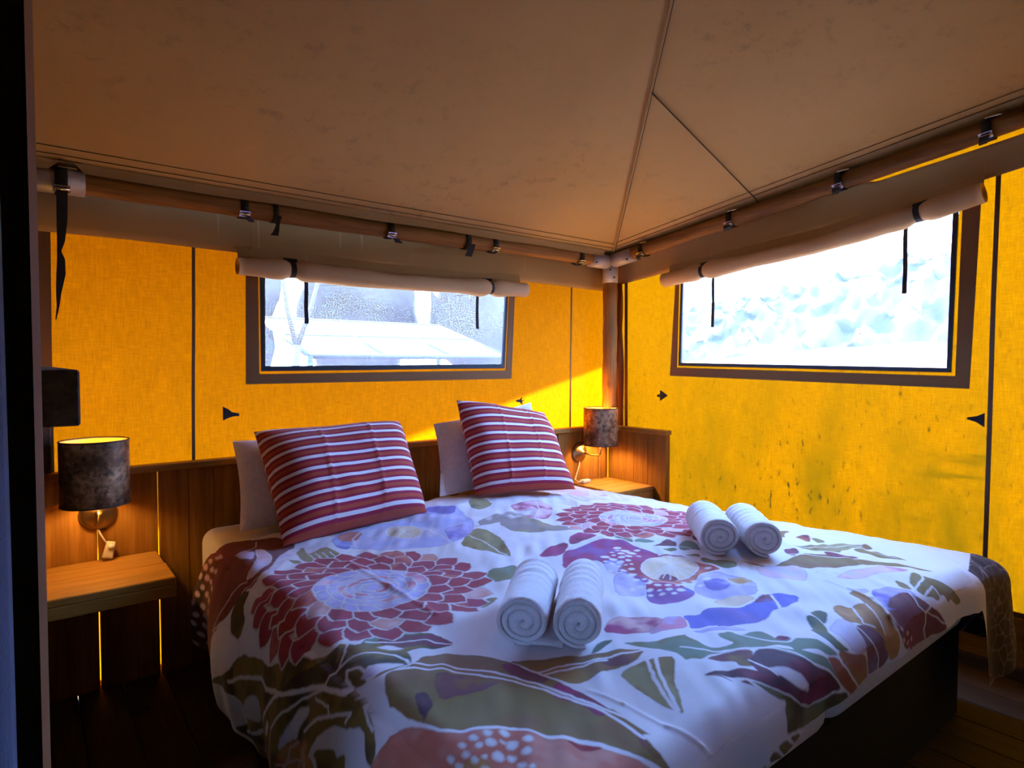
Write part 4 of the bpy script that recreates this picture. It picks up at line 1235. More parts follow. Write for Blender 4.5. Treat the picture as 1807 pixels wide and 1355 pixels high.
P|magenta|plum|0|152.3,161.3 158.3,164.5 163.2,166.4 164.7,163.0 165.8,159.4 159.1,157.5 152.3,156.7 149.8,157.5
P|magenta|plum|0|132.7,155.6 141.3,160.1 149.2,161.1 149.8,157.8 139.0,150.6
P|magenta|plum|0|155.2,163.9 161.2,165.6 166.0,162.6 164.3,160.0 158.8,161.4 151.0,158.2
P|lilac|white|3|144.4,154.8 152.2,156.6 159.1,157.5 164.7,158.3 165.2,154.7 160.0,155.4 152.8,154.0 146.3,153.0
P|violet|lilac|0|142.5,135.0 147.9,136.8 150.3,135.0 148.8,131.2 144.4,129.6 140.5,126.9 139.0,129.0
P|redrose|terracotta|0|145.8,130.9 152.8,131.5 155.8,127.8 163.1,132.2 170.9,127.4 169.0,118.8 169.6,112.8 168.4,109.3 163.1,110.5 158.2,110.4 152.9,108.1 147.4,109.8 143.1,113.3 144.1,118.2 143.2,121.8 143.8,126.0
P|lilac|violetpale|0|138.4,127.2 143.5,125.7 141.4,119.4 140.3,115.2 134.8,111.1 130.9,112.5 127.1,115.3
P|violet|plumblue|3|140.0,115.6 144.4,115.1 147.6,109.4 146.9,103.3 143.8,101.4 139.3,100.7 135.4,101.4 131.9,103.8 131.2,106.8 133.6,110.4
P|redrose|magenta|0|140.2,115.8 144.2,114.9 146.8,110.4 147.5,106.8 142.5,108.7 138.9,110.9 137.2,112.8
P|violetpale|lilac|0|148.2,105.2 157.6,109.8 166.2,109.3 167.1,103.3 167.9,97.7 159.8,91.5 150.8,93.2 146.9,96.5 145.3,101.3
P|violet|violetpale|0|155.8,107.4 161.0,104.2 160.0,100.2 153.4,98.4 151.0,102.1
P|beige|ochre|0|162.1,104.0 167.8,102.0 167.2,97.2 162.2,99.0
P|beige|cream|0|142.4,92.0 147.4,89.5 155.7,90.0 155.5,92.9 150.5,95.4 144.5,96.6
P|cream|beige|5|164.2,114.6 161.2,112.9 157.5,111.9 154.0,111.6 151.0,112.2 148.5,113.5 146.9,115.5 146.0,117.9 146.4,120.6 147.9,123.5 150.4,126.0 153.5,127.9 157.2,129.4 160.9,129.9 164.7,129.5 167.3,127.9 169.2,125.8 169.6,123.0 169.0,120.0 167.2,117.2
P|brownred|wine|0|146.8,116.4 150.4,118.1 152.7,117.6 152.0,112.6 148.5,112.3 146.7,114.0
L|white|3|158.8,121.2 157.8,129.8
L|white|3|158.8,121.2 146.8,120.7
L|white|3|158.8,121.2 160.7,129.0
L|white|3|158.8,121.2 147.4,118.2
L|white|3|158.8,121.2 164.2,128.4
L|white|3|158.8,121.2 148.3,116.0
L|white|3|158.8,121.2 167.3,127.7
L|white|3|158.8,121.2 149.2,113.8
L|white|3|158.8,121.2 168.1,125.1
L|white|3|158.8,121.2 152.2,113.1
L|white|3|158.8,121.2 169.1,122.5
L|white|3|158.8,121.2 155.2,112.4
L|white|3|158.8,121.2 170.0,120.1
L|white|3|158.8,121.2 158.2,111.6
O|white|147.9,139.0,1.70,1.56
O|white|148.6,136.1,1.46,1.31
O|white|155.1,138.5,1.43,1.22
O|white|152.1,135.7,1.25,1.19
O|white|148.6,133.1,1.42,1.28
O|white|155.1,135.3,1.44,1.17
O|white|151.7,132.4,1.09,0.94
O|white|159.4,137.7,1.85,1.50
O|white|159.3,140.5,1.81,1.48
O|white|159.6,144.4,1.57,1.38
O|white|157.2,142.1,0.90,0.83
O|white|153.8,141.5,0.89,0.75
O|white|163.8,139.0,1.23,0.94
O|white|158.9,134.2,0.97,0.78
O|white|151.9,138.8,0.88,0.77
O|white|146.8,126.8,1.20,0.90
O|white|147.9,130.1,0.63,0.58
O|white|149.9,129.6,0.69,0.59
O|white|143.5,123.5,1.52,1.24
O|white|140.9,119.8,1.18,1.05
O|white|142.7,118.3,0.90,0.67
O|white|141.4,115.4,0.96,0.78
O|white|137.6,115.4,1.61,1.36
O|white|134.4,115.7,1.44,1.13
O|white|137.9,112.4,1.28,0.91
O|white|142.1,112.9,1.21,1.08
O|white|144.3,110.8,1.23,0.89
O|white|146.2,109.0,0.71,0.78
O|white|139.4,110.0,0.83,0.54
O|white|141.9,108.6,1.19,0.89
O|white|144.1,106.2,1.48,1.14
O|white|138.0,108.0,1.11,0.77
O|white|140.6,106.0,0.99,0.73
O|white|135.6,110.1,0.99,0.84
O|white|150.1,109.6,1.07,0.88
O|white|148.9,106.7,1.25,0.90
O|white|153.9,108.7,1.33,1.03
O|white|158.6,109.5,0.84,0.55
O|white|157.4,106.9,1.74,1.27
O|white|152.2,105.5,1.22,1.03
O|white|166.4,112.7,1.34,1.06
O|white|140.5,129.6,1.21,1.16
O|white|143.5,127.3,1.04,1.07
O|white|145.0,132.9,1.04,0.88
O|white|145.3,130.9,0.89,0.67
O|white|144.4,135.5,0.97,0.82
P|blue|violet|0|130.0,96.0 133.6,93.0 137.5,93.7 141.2,91.2 146.2,88.8 152.1,88.7 158.2,90.6 164.2,88.8 166.6,83.4 160.6,81.6 154.2,82.0 150.8,82.8 144.5,80.4 140.2,81.0 135.6,83.4 128.9,86.0 124.0,88.8 128.2,92.4
P|wine|violet|0|151.6,88.8 158.5,90.1 162.4,90.0 158.6,86.2 155.2,86.4
P|blue|violet|0|161.9,87.6 166.6,83.4 160.5,81.7 154.3,81.6 158.1,85.2
L|white|8|161.6,89.0 157.6,85.2 153.5,81.9
L|white|9|130.0,96.0 127.9,92.7 123.5,88.8
P|violetpale|lilac|0|123.9,88.0 128.8,85.8 134.1,83.4 135.2,79.8 129.8,83.2 123.4,86.4
P|magenta|pinkw|0|107.9,102.1 114.7,106.4 118.0,105.0 125.2,97.3 121.9,95.4 114.8,94.2 110.2,97.8
P|pink|violetpale|0|125.8,97.8 130.5,95.1 124.2,89.4 119.6,91.9 114.5,94.1 120.9,95.3
L|white|7|106.7,100.8 113.8,93.6 124.0,88.8 130.6,85.8
L|white|6|118.0,108.0 123.6,101.6 130.9,95.4 137.9,93.6
P|teal|green|0|168.9,154.7 171.8,154.4 171.5,147.6 169.0,145.2 167.2,149.4
P|plum2|teal|0|169.8,145.9 173.7,146.9 175.6,139.8 171.0,142.1
P|plum|plum2|0|177.4,138.6 181.0,139.2 180.4,135.0 177.3,132.9 170.6,138.4 174.8,137.7
P|green|teal|0|178.6,133.2 185.5,134.3 185.2,130.2 180.4,124.8 179.2,127.4 175.0,129.0
P|teal|green|0|170.4,134.0 176.2,132.6 174.3,130.1 170.8,131.3
P|green|teal|0|171.5,125.4 177.1,123.7 173.9,120.6 172.6,123.0
P|olivebrown|plum2|0|192.7,137.5 197.7,137.3 197.3,133.8 190.7,130.1 189.0,134.0
P|green|teal|0|174.1,120.9 176.2,115.8 179.6,110.8 172.9,106.7 170.4,108.7 171.2,113.8 170.5,117.6
P|olive|green|0|173.3,119.2 177.3,115.1 178.5,110.3 174.9,111.6 173.2,115.2
L|white|4|178.0,132.7 179.2,129.0 178.0,123.1
L|white|4|167.7,154.2 167.8,144.6 170.0,137.8 171.6,128.0 173.8,121.2
P|lilac|white|0|211.5,226.7 223.1,220.3 232.6,214.2 236.7,204.0 229.2,201.2 220.1,201.6 218.1,206.9 205.6,205.9 206.5,215.8
P|pinkw|pinkpale|0|218.3,233.2 230.3,236.5 226.8,224.0 218.1,218.5 214.6,224.4
P|ochre|beige|0|227.8,219.0 234.4,221.2 230.1,214.3 225.1,213.7
L|olivebrown|5|200.2,216.0 203.5,214.6 201.3,207.4
L|olivebrown|5|197.8,213.1 200.8,211.8 199.1,205.0
L|olivebrown|5|195.4,210.6 198.4,209.4 197.0,202.8
L|olivebrown|5|192.9,208.1 195.9,206.9 194.9,200.5
P|pinkwine|pinkpale|0|168.3,217.7 180.6,219.3 188.1,218.9 184.8,205.5 172.1,192.7 163.0,192.0 164.2,203.4
L|white|6|183.5,216.1 175.4,203.8 162.9,193.1
P|olivepale|green|0|158.3,234.9 167.3,241.5 169.5,235.1 165.4,225.0 152.2,216.9 152.5,223.0
P|greytaupe|olivepale|0|146.8,196.2 156.8,201.5 164.2,200.8 162.6,189.2 165.2,176.2 167.3,168.7 160.6,171.4 151.4,176.1 144.5,181.3 144.4,186.8
P|olivepale|olive|0|118.1,180.5 127.0,189.6 135.5,195.7 137.8,189.0 134.2,177.0 128.6,164.8 124.6,159.6 124.3,165.9 122.2,173.0
L|white|5|127.6,188.5 128.2,179.3 124.6,159.6
L|olivepale|6|136.6,196.8 147.3,199.3 158.3,198.5
L|white|6|146.8,210.6 162.6,222.8 168.5,219.4
P|teal|green|0|109.1,152.5 112.8,154.6 116.2,153.2 120.4,153.6 121.1,151.7 114.4,144.6 111.0,142.8 107.2,144.0 107.2,148.0
P|olive|green|0|92.8,136.8 97.0,137.4 101.8,135.6 96.4,132.1 93.7,132.8
P|darkteal|teal|0|104.5,98.8 106.6,97.2 101.8,96.0 98.2,94.8 97.0,95.4 101.2,97.8
P|bluepale|lilac|0|84.4,214.2 95.3,227.0 103.0,225.0 110.8,222.8 123.4,225.6 132.6,236.7 142.2,236.8 148.7,229.9 143.2,214.3 139.0,201.0 128.8,189.3 117.5,184.4 107.6,186.4 95.8,192.6 88.7,200.6 83.2,205.4
P|violet|bluepale|0|129.4,229.2 139.7,236.4 148.7,229.9 139.5,217.0 130.6,219.2
P|violetpale|violet|0|123.5,201.1 137.4,201.9 128.8,189.3 117.9,185.3
P|bluemid|bluepale|0|84.4,214.2 90.6,219.8 91.0,209.2 85.6,200.4 83.2,203.8
P|terracotta|pinkterra|0|88.4,218.3 95.2,222.6 98.8,217.2 91.6,208.5 87.4,211.8
P|cream|beige|4|116.8,204.0 115.0,201.6 113.2,200.4 111.3,200.2 109.2,200.0 107.5,201.2 106.0,202.8 104.9,204.7 104.8,207.6 104.8,209.9 105.8,212.5 107.2,214.5 109.0,216.0 111.3,216.9 113.2,216.6 115.1,215.5 116.8,213.9 117.8,211.6 118.0,208.8 117.6,206.1
L|white|3|111.3,208.2 110.2,218.4
L|white|3|111.3,208.2 103.6,205.2
L|white|3|111.3,208.2 112.4,216.4
L|white|3|111.3,208.2 105.8,203.7
L|white|3|111.3,208.2 114.5,214.3
L|white|3|111.3,208.2 107.8,201.6
L|white|3|111.3,208.2 116.8,212.4
L|white|3|111.3,208.2 110.2,200.4
L|white|3|111.3,208.2 119.2,210.8
L|white|3|111.3,208.2 112.1,198.3
O|white|98.9,211.7,0.60,1.18
O|white|101.4,214.3,0.64,1.10
O|white|100.1,209.0,0.60,1.04
O|white|102.9,212.1,0.60,1.17
O|white|101.1,217.3,0.62,1.19
O|white|103.2,217.3,0.65,1.10
O|white|116.1,199.4,0.71,1.00
O|white|118.7,200.8,0.62,1.11
O|white|115.5,196.2,0.61,1.07
O|white|118.1,196.9,0.64,1.00
O|white|118.3,204.8,0.77,1.02
L|white|5|89.1,201.5 92.2,212.0 96.9,217.0 105.5,222.9
L|white|5|130.9,233.6 117.1,214.0 120.1,207.9 117.9,185.3
L|white|6|78.4,216.2 78.4,206.4 81.4,201.0
P|olivepale|olive|0|70.6,209.9 75.0,215.2 73.0,205.2 80.4,209.5 81.4,201.0 80.8,192.6 74.8,191.9 69.4,195.7 69.4,201.4
P|olivepale|olive|0|65.3,202.3 68.7,200.9 68.1,196.3 65.8,198.8
L|white|4|73.6,206.1 72.3,196.0
L|white|4|75.4,204.5 74.2,194.2
L|white|4|77.3,202.8 76.2,192.5
L|white|4|79.3,201.4 78.4,191.3
P|greytaupe|white|0|141.4,203.4 162.5,208.8 175.0,204.0 158.7,198.1 138.1,195.9
D|one
D|two"""
COLS = {k: np.array(srgb(*v)[:3]) for k, v in {
    'white': (224, 223, 228), 'lilac': (205, 200, 228), 'pinkw': (214, 176, 178), 'pinkpale': (226, 196, 208), 'pink': (206, 130, 158),
    'pinkwine': (182, 84, 118), 'wine': (116, 38, 58), 'brownred': (112, 48, 42), 'darkbrown': (42, 22, 19), 'violetpale': (176, 168, 216),
    'violet': (118, 104, 186), 'violetgrey': (124, 98, 134), 'blue': (98, 102, 196), 'bluemid': (118, 126, 206), 'bluepale': (178, 182, 226),
    'plumblue': (130, 76, 150), 'magenta': (158, 46, 104), 'plum': (124, 40, 72), 'plum2': (114, 62, 68), 'darkplum': (68, 34, 54),
    'redrose': (156, 46, 72), 'red': (160, 40, 56), 'terracotta': (196, 112, 92), 'pinkterra': (204, 142, 126), 'rust': (152, 84, 52),
    'ochre': (186, 138, 78), 'ochrebrown': (158, 112, 58), 'mustard': (150, 116, 56), 'beige': (212, 192, 166), 'cream': (226, 208, 178),
    'darkgreen': (66, 58, 30), 'olive': (128, 108, 50), 'olivebrown': (130, 94, 52), 'olivepale': (150, 140, 92), 'green': (114, 112, 68),
    'teal': (112, 132, 110), 'darkteal': (74, 92, 76), 'greytaupe': (150, 138, 134)}.items()}

sm = lambda e0, e1, v: (lambda q: q * q * (3 - 2 * q))(np.clip((v - e0) / (e1 - e0), 0, 1))
DXL, DXR, DYF, DZT, DRR = .50, 2.70, .60, .577, .075
def dprof(e):
    a = np.clip(e / DRR, 0, PI / 2)
    l = np.maximum(e - DRR * PI / 2, 0)
    return DRR * np.sin(a) + .06 * l, DRR * (1 - np.cos(a)) + l
def dsurf(s, t):
    hl, dl = dprof(np.maximum(DXL + DRR - s, 0))
    xr = DXR - .14 * (np.clip(t, .6, 2.5) - .7)
    hr, dr = dprof(np.maximum(s - (xr - DRR), 0))
    hf, df = dprof(np.maximum(DYF + DRR - t, 0))
    x = np.minimum(np.maximum(s, DXL + DRR), xr - DRR) - hl + hr
    y = np.maximum(t, DYF + DRR) - hf
    return x, y, DZT - dl - dr - df - .042 * sm(xr - .60, xr - .05, s), dl + dr + df

NS, NTT = 1060, 700
A_, B_ = np.meshgrid(np.linspace(0, 1, NS), np.linspace(0, 1, NTT))
sm = lambda e0, e1, v: (lambda q: q * q * (3 - 2 * q))(np.clip((v - e0) / (e1 - e0), 0, 1))
tl = .53 + 1.9 * B_
s0 = np.interp(tl, [0.5, 1.8, 2.02, 2.25, 2.44, 2.56], [.10, .10, .118, .154, .226, .30])
S_ = s0 + (2.96 - .14 * (tl - .7) - s0) * A_
tmax = np.interp(S_, [.1, .5, .65, 1.0, 1.35, 1.5, 1.7, 2.26, 2.62, 3.0], [2.40, 2.385, 2.385, 2.41, 2.47, 2.52, 2.50, 2.38, 2.36, 2.36])
t0 = .53 - .27 * sm(2.33, 2.42, S_) + .012 * np.sin(S_ * 5) + 1.15 * np.maximum(S_ - 2.68, 0)
t0 = np.minimum(t0, .62)
T_ = t0 + (tmax - t0) * B_
X_, Y_, Zz, DROP = dsurf(S_, T_)

# print colour per point of the cloth
IMG = np.empty(S_.shape + (3,))
IMG[:] = COLS['white']
N1 = vnoise(S_, T_, .11, 21) + .6 * vnoise(S_, T_, .045, 22) + .35 * vnoise(S_, T_, .018, 23)
JIT = .0014 * vnoise(S_, T_, .012, 24)
JIU = .0014 * vnoise(S_, T_, .012, 25)
SJ, TJ = S_ + JIT, T_ + JIU
def window(x0, x1, y0, y1):
    m = (SJ >= x0) & (SJ <= x1) & (TJ >= y0) & (TJ <= y1)
    r = np.where(m.any(1))[0]
    c = np.where(m.any(0))[0]
    if len(r) == 0:
        return None
    return slice(r[0], r[-1] + 1), slice(c[0], c[-1] + 1)
def paint_poly(p, c1, c2=None, lo=-.5, hi=.7, soft=.0022):
    p = np.asarray(p)
    w_ = window(p[:, 0].min() - soft, p[:, 0].max() + soft, p[:, 1].min() - soft, p[:, 1].max() + soft)
    if w_ is None:
        return
    x, y = SJ[w_], TJ[w_]
    ins = np.zeros(x.shape, bool)
    dist = np.full(x.shape, 9.)
    n = len(p)
    for i in range(n):
        (xa, ya), (xb, yb) = p[i], p[(i + 1) % n]
        dx, dy = xb - xa, yb - ya
        q = np.clip(((x - xa) * dx + (y - ya) * dy) / (dx * dx + dy * dy + 1e-12), 0, 1)
        dist = np.minimum(dist, (x - xa - q * dx) ** 2 + (y - ya - q * dy) ** 2)
        if ya == yb:
            continue
        cond = ((ya > y) != (yb > y)) & (x < (xb - xa) * (y - ya) / (yb - ya) + xa)
        ins ^= cond
    dist = np.sqrt(dist)
    cov = np.clip(.5 + np.where(ins, dist, -dist) / (2 * soft), 0, 1)[..., None]
    c1 = COLS[c1]
    c2 = COLS[c2] if c2 else c1
    k = sm(lo, hi, N1[w_])[..., None]
    col = c1 * (1 - k) + c2 * k
    rimd = np.where(ins, np.exp(-(dist / .004) ** 2), 0)[..., None] * .22      # pigment gathers at a watercolour edge
    col = col * (1 - rimd)
    IMG[w_] = col * cov + IMG[w_] * (1 - cov)
def paint_line(p, wd, c='white'):
    p = np.asarray(p)
    for (xa, ya), (xb, yb) in zip(p[:-1], p[1:]):
        w_ = window(min(xa, xb) - wd, max(xa, xb) + wd, min(ya, yb) - wd, max(ya, yb) + wd)
        if w_ is None:
            continue
        x, y = SJ[w_], TJ[w_]
        dx, dy = xb - xa, yb - ya
        q = np.clip(((x - xa) * dx + (y - ya) * dy) / (dx * dx + dy * dy + 1e-12), 0, 1)
        d = np.hypot(x - xa - q * dx, y - ya - q * dy)
        k = np.clip((wd / 2 + .0018 - d) / .0036, 0, 1)[..., None]
        IMG[w_] = IMG[w_] * (1 - k) + COLS[c] * k
def smooth_poly(p):
    p = np.asarray(p)
    q = []
    n = len(p)
    for i in range(n):
        a, b = p[i], p[(i + 1) % n]
        q += [a * .8 + b * .2, a * .2 + b * .8]
    return np.array(q)
def dahlia(cx, cy, R, rin, seed, rot=0.0):
    r = np.random.default_rng(seed)
    th = np.linspace(0, 2 * PI, 40)
    rings = []
    rr = R
    while rr > .02:
        ln = .100 if rr > rin + .02 else .062 * max(.6, rr / rin)
        rings.append((rr, ln))
        rr -= ln * (.60 if rr > rin + .02 else .62)
    for j, (rr, ln) in enumerate(rings):
        outer = rr > rin + .005
        n = max(4, int(2 * PI * rr / ((.078 if outer else .058))))
        for k in range(n):
            a = 2 * PI * (k + .5 * (j % 2)) / n + rot + r.uniform(-.05, .05)
            l2 = ln * r.uniform(.9, 1.15) * 1.15
            wd = 2 * PI * rr / n * (1.06 if outer else 1.1)
            shape = [(-1.0, .75), (-.5, .95), (-.05, 1.0), (.30, .88), (.55, .55 if outer else .7), (.80 if outer else .66, r.uniform(-.15, .15)), (.55, -.55 if outer else -.7), (.30, -.88), (-.05, -1.0), (-.5, -.95), (-1.0, -.75)]
            ca, sa = math.cos(a), math.sin(a)
            for grow, (c1, c2) in ((1.0, ('white', 'white')), (0.0, (None, None))):
                g = .0042 if outer else .0052
                pts = []
                for (u, v) in shape:
                    uu = (rr - l2 * .45) + u * (l2 * .62) + (g * np.sign(u + .01) if grow else -0)
                    vv = v * wd * .5 + (g * np.sign(v) if grow else 0)
                    pts.append((cx + ca * uu - sa * vv, cy + sa * uu + ca * vv))
                if c1 is None:
                    z_ = r.uniform()
                    if outer:
                        c1, c2 = ('redrose', 'red') if z_ < .74 else (('redrose', 'terracotta') if z_ < .92 else ('pinkterra', 'pinkw'))
                    else:
                        c1, c2 = ('violetpale', 'lilac') if z_ < .55 else (('lilac', 'violetpale') if z_ < .8 else ('pink', 'pinkpale'))
                paint_poly(pts, c1, c2)
pp = lambda s_: np.array([tuple(float(v) / 100 for v in k.split(',')) for k in s_.split()])
for ln in PRINT.strip().split('\n'):
    f = ln.split('|')
    if f[0] == 'P':
        p = pp(f[4])
        q = smooth_poly(p)
        paint_poly(q, f[1], f[2])
        o_ = float(f[3]) / 1000
        if o_ > 0:
            paint_line(np.vstack([q, q[:1]]), o_)
    elif f[0] == 'L':
        paint_line(pp(f[3]), float(f[2]) / 1000, f[1])
    elif f[0] == 'O':
        x_, y_, a_, b_ = (float(v) / 100 for v in f[2].split(','))
        paint_poly([(x_ + a_ * math.cos(w_), y_ + b_ * math.sin(w_)) for w_ in np.linspace(0, 2 * PI, 13)[:-1]], f[1])
    elif f[0] == 'D':
        if f[1] == 'one':
            dahlia(.765, 1.625, .345, .165, 31)
        else:
            dahlia(1.965, 1.690, .320, .165, 32)
# dark netted motif on the hanging foot corner, vignette dimming put into its colours
m = (S_ > 2.40) & (T_ < .66 - .25 * (2.45 - S_)) | (S_ > 2.70 - .14 * (T_ - .7))
cell = RNG.uniform((2.3, .1), (3.1, 2.5), (900, 2))
ii = np.where(m)
q = np.stack([S_[ii], T_[ii]], -1)
d1 = np.full(len(q), 9.)
d2 = np.full(len(q), 9.)
for k in range(len(cell)):
    near = np.abs(q[:, 0] - cell[k, 0]) < .12
    dd = np.where(near, np.hypot(q[:, 0] - cell[k, 0], q[:, 1] - cell[k, 1]), 9.)
    d2 = np.minimum(d2, np.maximum(d1, dd))
    d1 = np.minimum(d1, dd)
kk = np.clip((.0035 - (d2 - d1)) / .002, 0, 1)[:, None]
IMG[ii] = COLS['darkbrown'] * (1 - kk) + COLS['pinkw'] * .3 * kk

# wrinkles and drape folds
Zz = Zz + .0050 * vnoise(S_ + .4 * T_, T_ * .45 - S_ * .2, .10, 41) + .007 * vnoise(S_, T_, .34, 42) + .0034 * vnoise(S_ * 1.0 - T_ * .8, (T_ + S_) * .22, .038, 43) + .0022 * vnoise(S_ * .35 + T_ * .25, T_ - S_ * .3, .040, 44) * sm(-.1, .5, vnoise(S_, T_, .4, 45))
def ridge(pts, h, w_):
    global Zz
    for (xa, ya), (xb, yb) in zip(pts[:-1], pts[1:]):
        dx, dy = xb - xa, yb - ya
        q_ = ((S_ - xa) * dx + (T_ - ya) * dy) / (dx * dx + dy * dy)
        q_ = np.clip(q_, 0, 1)
        d = np.hypot(S_ - xa - q_ * dx, T_ - ya - q_ * dy)
        Zz = np.maximum(Zz, Zz + h * np.exp(-(d / w_) ** 2) * .6)
ridge([(.802, 1.878), (.808, 1.596), (.808, 1.35)], .006, .010)
ridge([(.857, .846), (.874, .773), (.886, .678), (.912, .618), (.939, .57)], .003, .006)
ridge([(1.84, .84), (1.786, .696), (1.732, .63), (1.725, .56)], .007, .008)
ridge([(1.25, 2.1), (1.5, 2.3), (1.75, 2.42)], .008, .03)
ridge([(1.1, 1.9), (1.4, 2.05), (1.8, 2.2)], .005, .03)
Zz = Zz + .012 * sm(.4, .0, np.abs(S_ - 1.5)) * sm(2.2, 2.5, T_)
fold = np.sin(T_ * 17 + 2 * np.sin(T_ * 5)) * .020 + np.sin(T_ * 41) * .005
X_ = X_ - np.where(S_ < DXL + DRR, fold * np.clip(DROP / .35, 0, 1.2), 0) - np.where(S_ < DXL, .05 * np.sin(np.clip(DROP / .45, 0, 1) * PI), 0)
X_ = X_ + np.where(S_ > DXR - .14 * (T_ - .7) - DRR, fold * np.clip(DROP / .35, 0, 1.2), 0)
Y_ = Y_ + np.where(T_ < DYF, .012 * np.sin(S_ * 21) * np.clip(DROP / .2, 0, 1), 0)
# the head edge turns down on to the mattress, the other edges turn under
edge = np.minimum.reduce([1 - B_, np.full_like(B_, 9)])
Zz = Zz - .022 * np.clip(1 - edge / .012, 0, 1) ** 2
Zz = np.maximum(Zz, .012)
PD = np.stack([X_, Y_, Zz], -1)
duvet = grid_mesh('duvet', PD, M['duvet'], None, True, label='white duvet with large red, violet and olive floral print', cat='duvet')
ca = duvet.data.color_attributes.new('print', 'FLOAT_COLOR', 'POINT')
ca.data.foreach_set('color', np.concatenate([IMG, np.ones(IMG.shape[:2] + (1,))], -1).astype('f').reshape(-1))

# ------------------------------------------------------------------ pillows
def pillow(label, cat, TL, TR, BR, BL, thick, mat, seed, conc=.05, group=None, sharp=1.0, flange=0.0):
    TL, TR, BR, BL = (np.array(p, float) for p in (TL, TR, BR, BL))
    n = 64
    u, v = np.meshgrid(np.linspace(-1, 1, n), np.linspace(-1, 1, n))
    uu = u * (1 - conc * np.cos(v * PI / 2) * np.abs(u) ** 2)
    vv = v * (1 - conc * 1.1 * np.cos(u * PI / 2) * np.abs(v) ** 2)
    a, b = ((uu + 1) / 2)[..., None], ((vv + 1) / 2)[..., None]
    P0 = (BL * (1 - a) + BR * a) * (1 - b) + (TL * (1 - a) + TR * a) * b
    e1, e2 = TR + BR - TL - BL, TL + TR - BL - BR
    nrm = np.cross(e1, e2)
    nrm /= np.linalg.norm(nrm)
    f = 1 - flange
    bu, bv = np.clip(np.abs(u) / f, 0, 1), np.clip(np.abs(v) / f, 0, 1)
    bul = ((1 - bu ** 3.6) * (1 - bv ** 3.2)) ** .55
    wr = .007 * vnoise(u * 1.0 + seed, v * 1.0, .55, seed) + .004 * vnoise(u * 1.5 + v * .5, v * .6 - u * .3, .30, seed + 1)
    for uc in (-.36, .30):
        wr = wr + .005 * np.exp(-((u - uc - .05 * v) / .018) ** 2)
    wr = wr * np.clip(bul * 3, 0, 1)
    rad = np.sin(np.arctan2(v, u) * 4 + seed) * .004 * np.clip(np.hypot(u, v) - .6, 0, 1)
    front = P0 + nrm * (thick * .5 * bul + wr + rad)[..., None]
    back = P0 - nrm * (thick * .5 * bul + wr * .5)[..., None]
    V = np.concatenate([front.reshape(-1, 3), back.reshape(-1, 3)])
    idx = np.arange(n * n).reshape(n, n)
    q = np.stack([idx[:-1, :-1], idx[:-1, 1:], idx[1:, 1:], idx[1:, :-1]], -1).reshape(-1, 4)
    faces = np.concatenate([q, q[:, ::-1] + n * n])
    me = bpy.data.meshes.new('pillow')
    me.from_pydata(V.tolist(), [], faces.tolist())
    me.materials.append(mat)
    uvl = me.uv_layers.new(name='cloth')
    uvs = np.stack([(u + 1) / 2, (v + 1) / 2], -1).reshape(-1, 2)
    uvs = np.concatenate([uvs, uvs])
    uvl.data.foreach_set('uv', uvs[faces.reshape(-1)].astype('f').reshape(-1))
    bm = bmesh.new()
    bm.from_mesh(me)
    bmesh.ops.remove_doubles(bm, verts=bm.verts, dist=0.00005)
    bm.to_mesh(me)
    bm.free()
    me.polygons.foreach_set('use_smooth', [True] * len(me.polygons))
    o = bpy.data.objects.new('striped_pillow' if mat is M['stripes'] else 'white_pillow', me)
    o.location = recentre(me)
    put(o, None, label, cat, group)
    return o, (u, v, front, nrm)

def crease_lines(o, info, us):
    pass

pillow('plain cream pillow leaning on the headboard behind the left striped pillow', 'pillow',
       (0.640, 2.640, 0.905), (1.20, 2.655, 0.90), (1.20, 2.46, 0.575), (0.615, 2.45, 0.580), .16, M['pillow'], 3, .05)
pillow('red and white striped pillow leaning at the left of the bed', 'pillow',
       (0.690, 2.52, 0.948), (1.345, 2.56, 0.948), (1.315, 2.262, 0.588), (0.685, 2.165, 0.580), .23, M['stripes'], 5, .035)
pillow('plain white flanged pillow behind the right striped pillow', 'pillow',
       (1.565, 2.62, 0.920), (2.215, 2.655, 1.000), (2.20, 2.46, 0.60), (1.50, 2.46, 0.595), .12, M['pillow'], 8, .05, None, 1.0, .09)
pillow('red and white striped pillow with a raised corner, right of the bed', 'pillow',
       (1.640, 2.53, 1.040), (2.265, 2.60, 0.945), (2.140, 2.215, 0.590), (1.640, 2.37, 0.598), .20, M['stripes'], 13, .04)

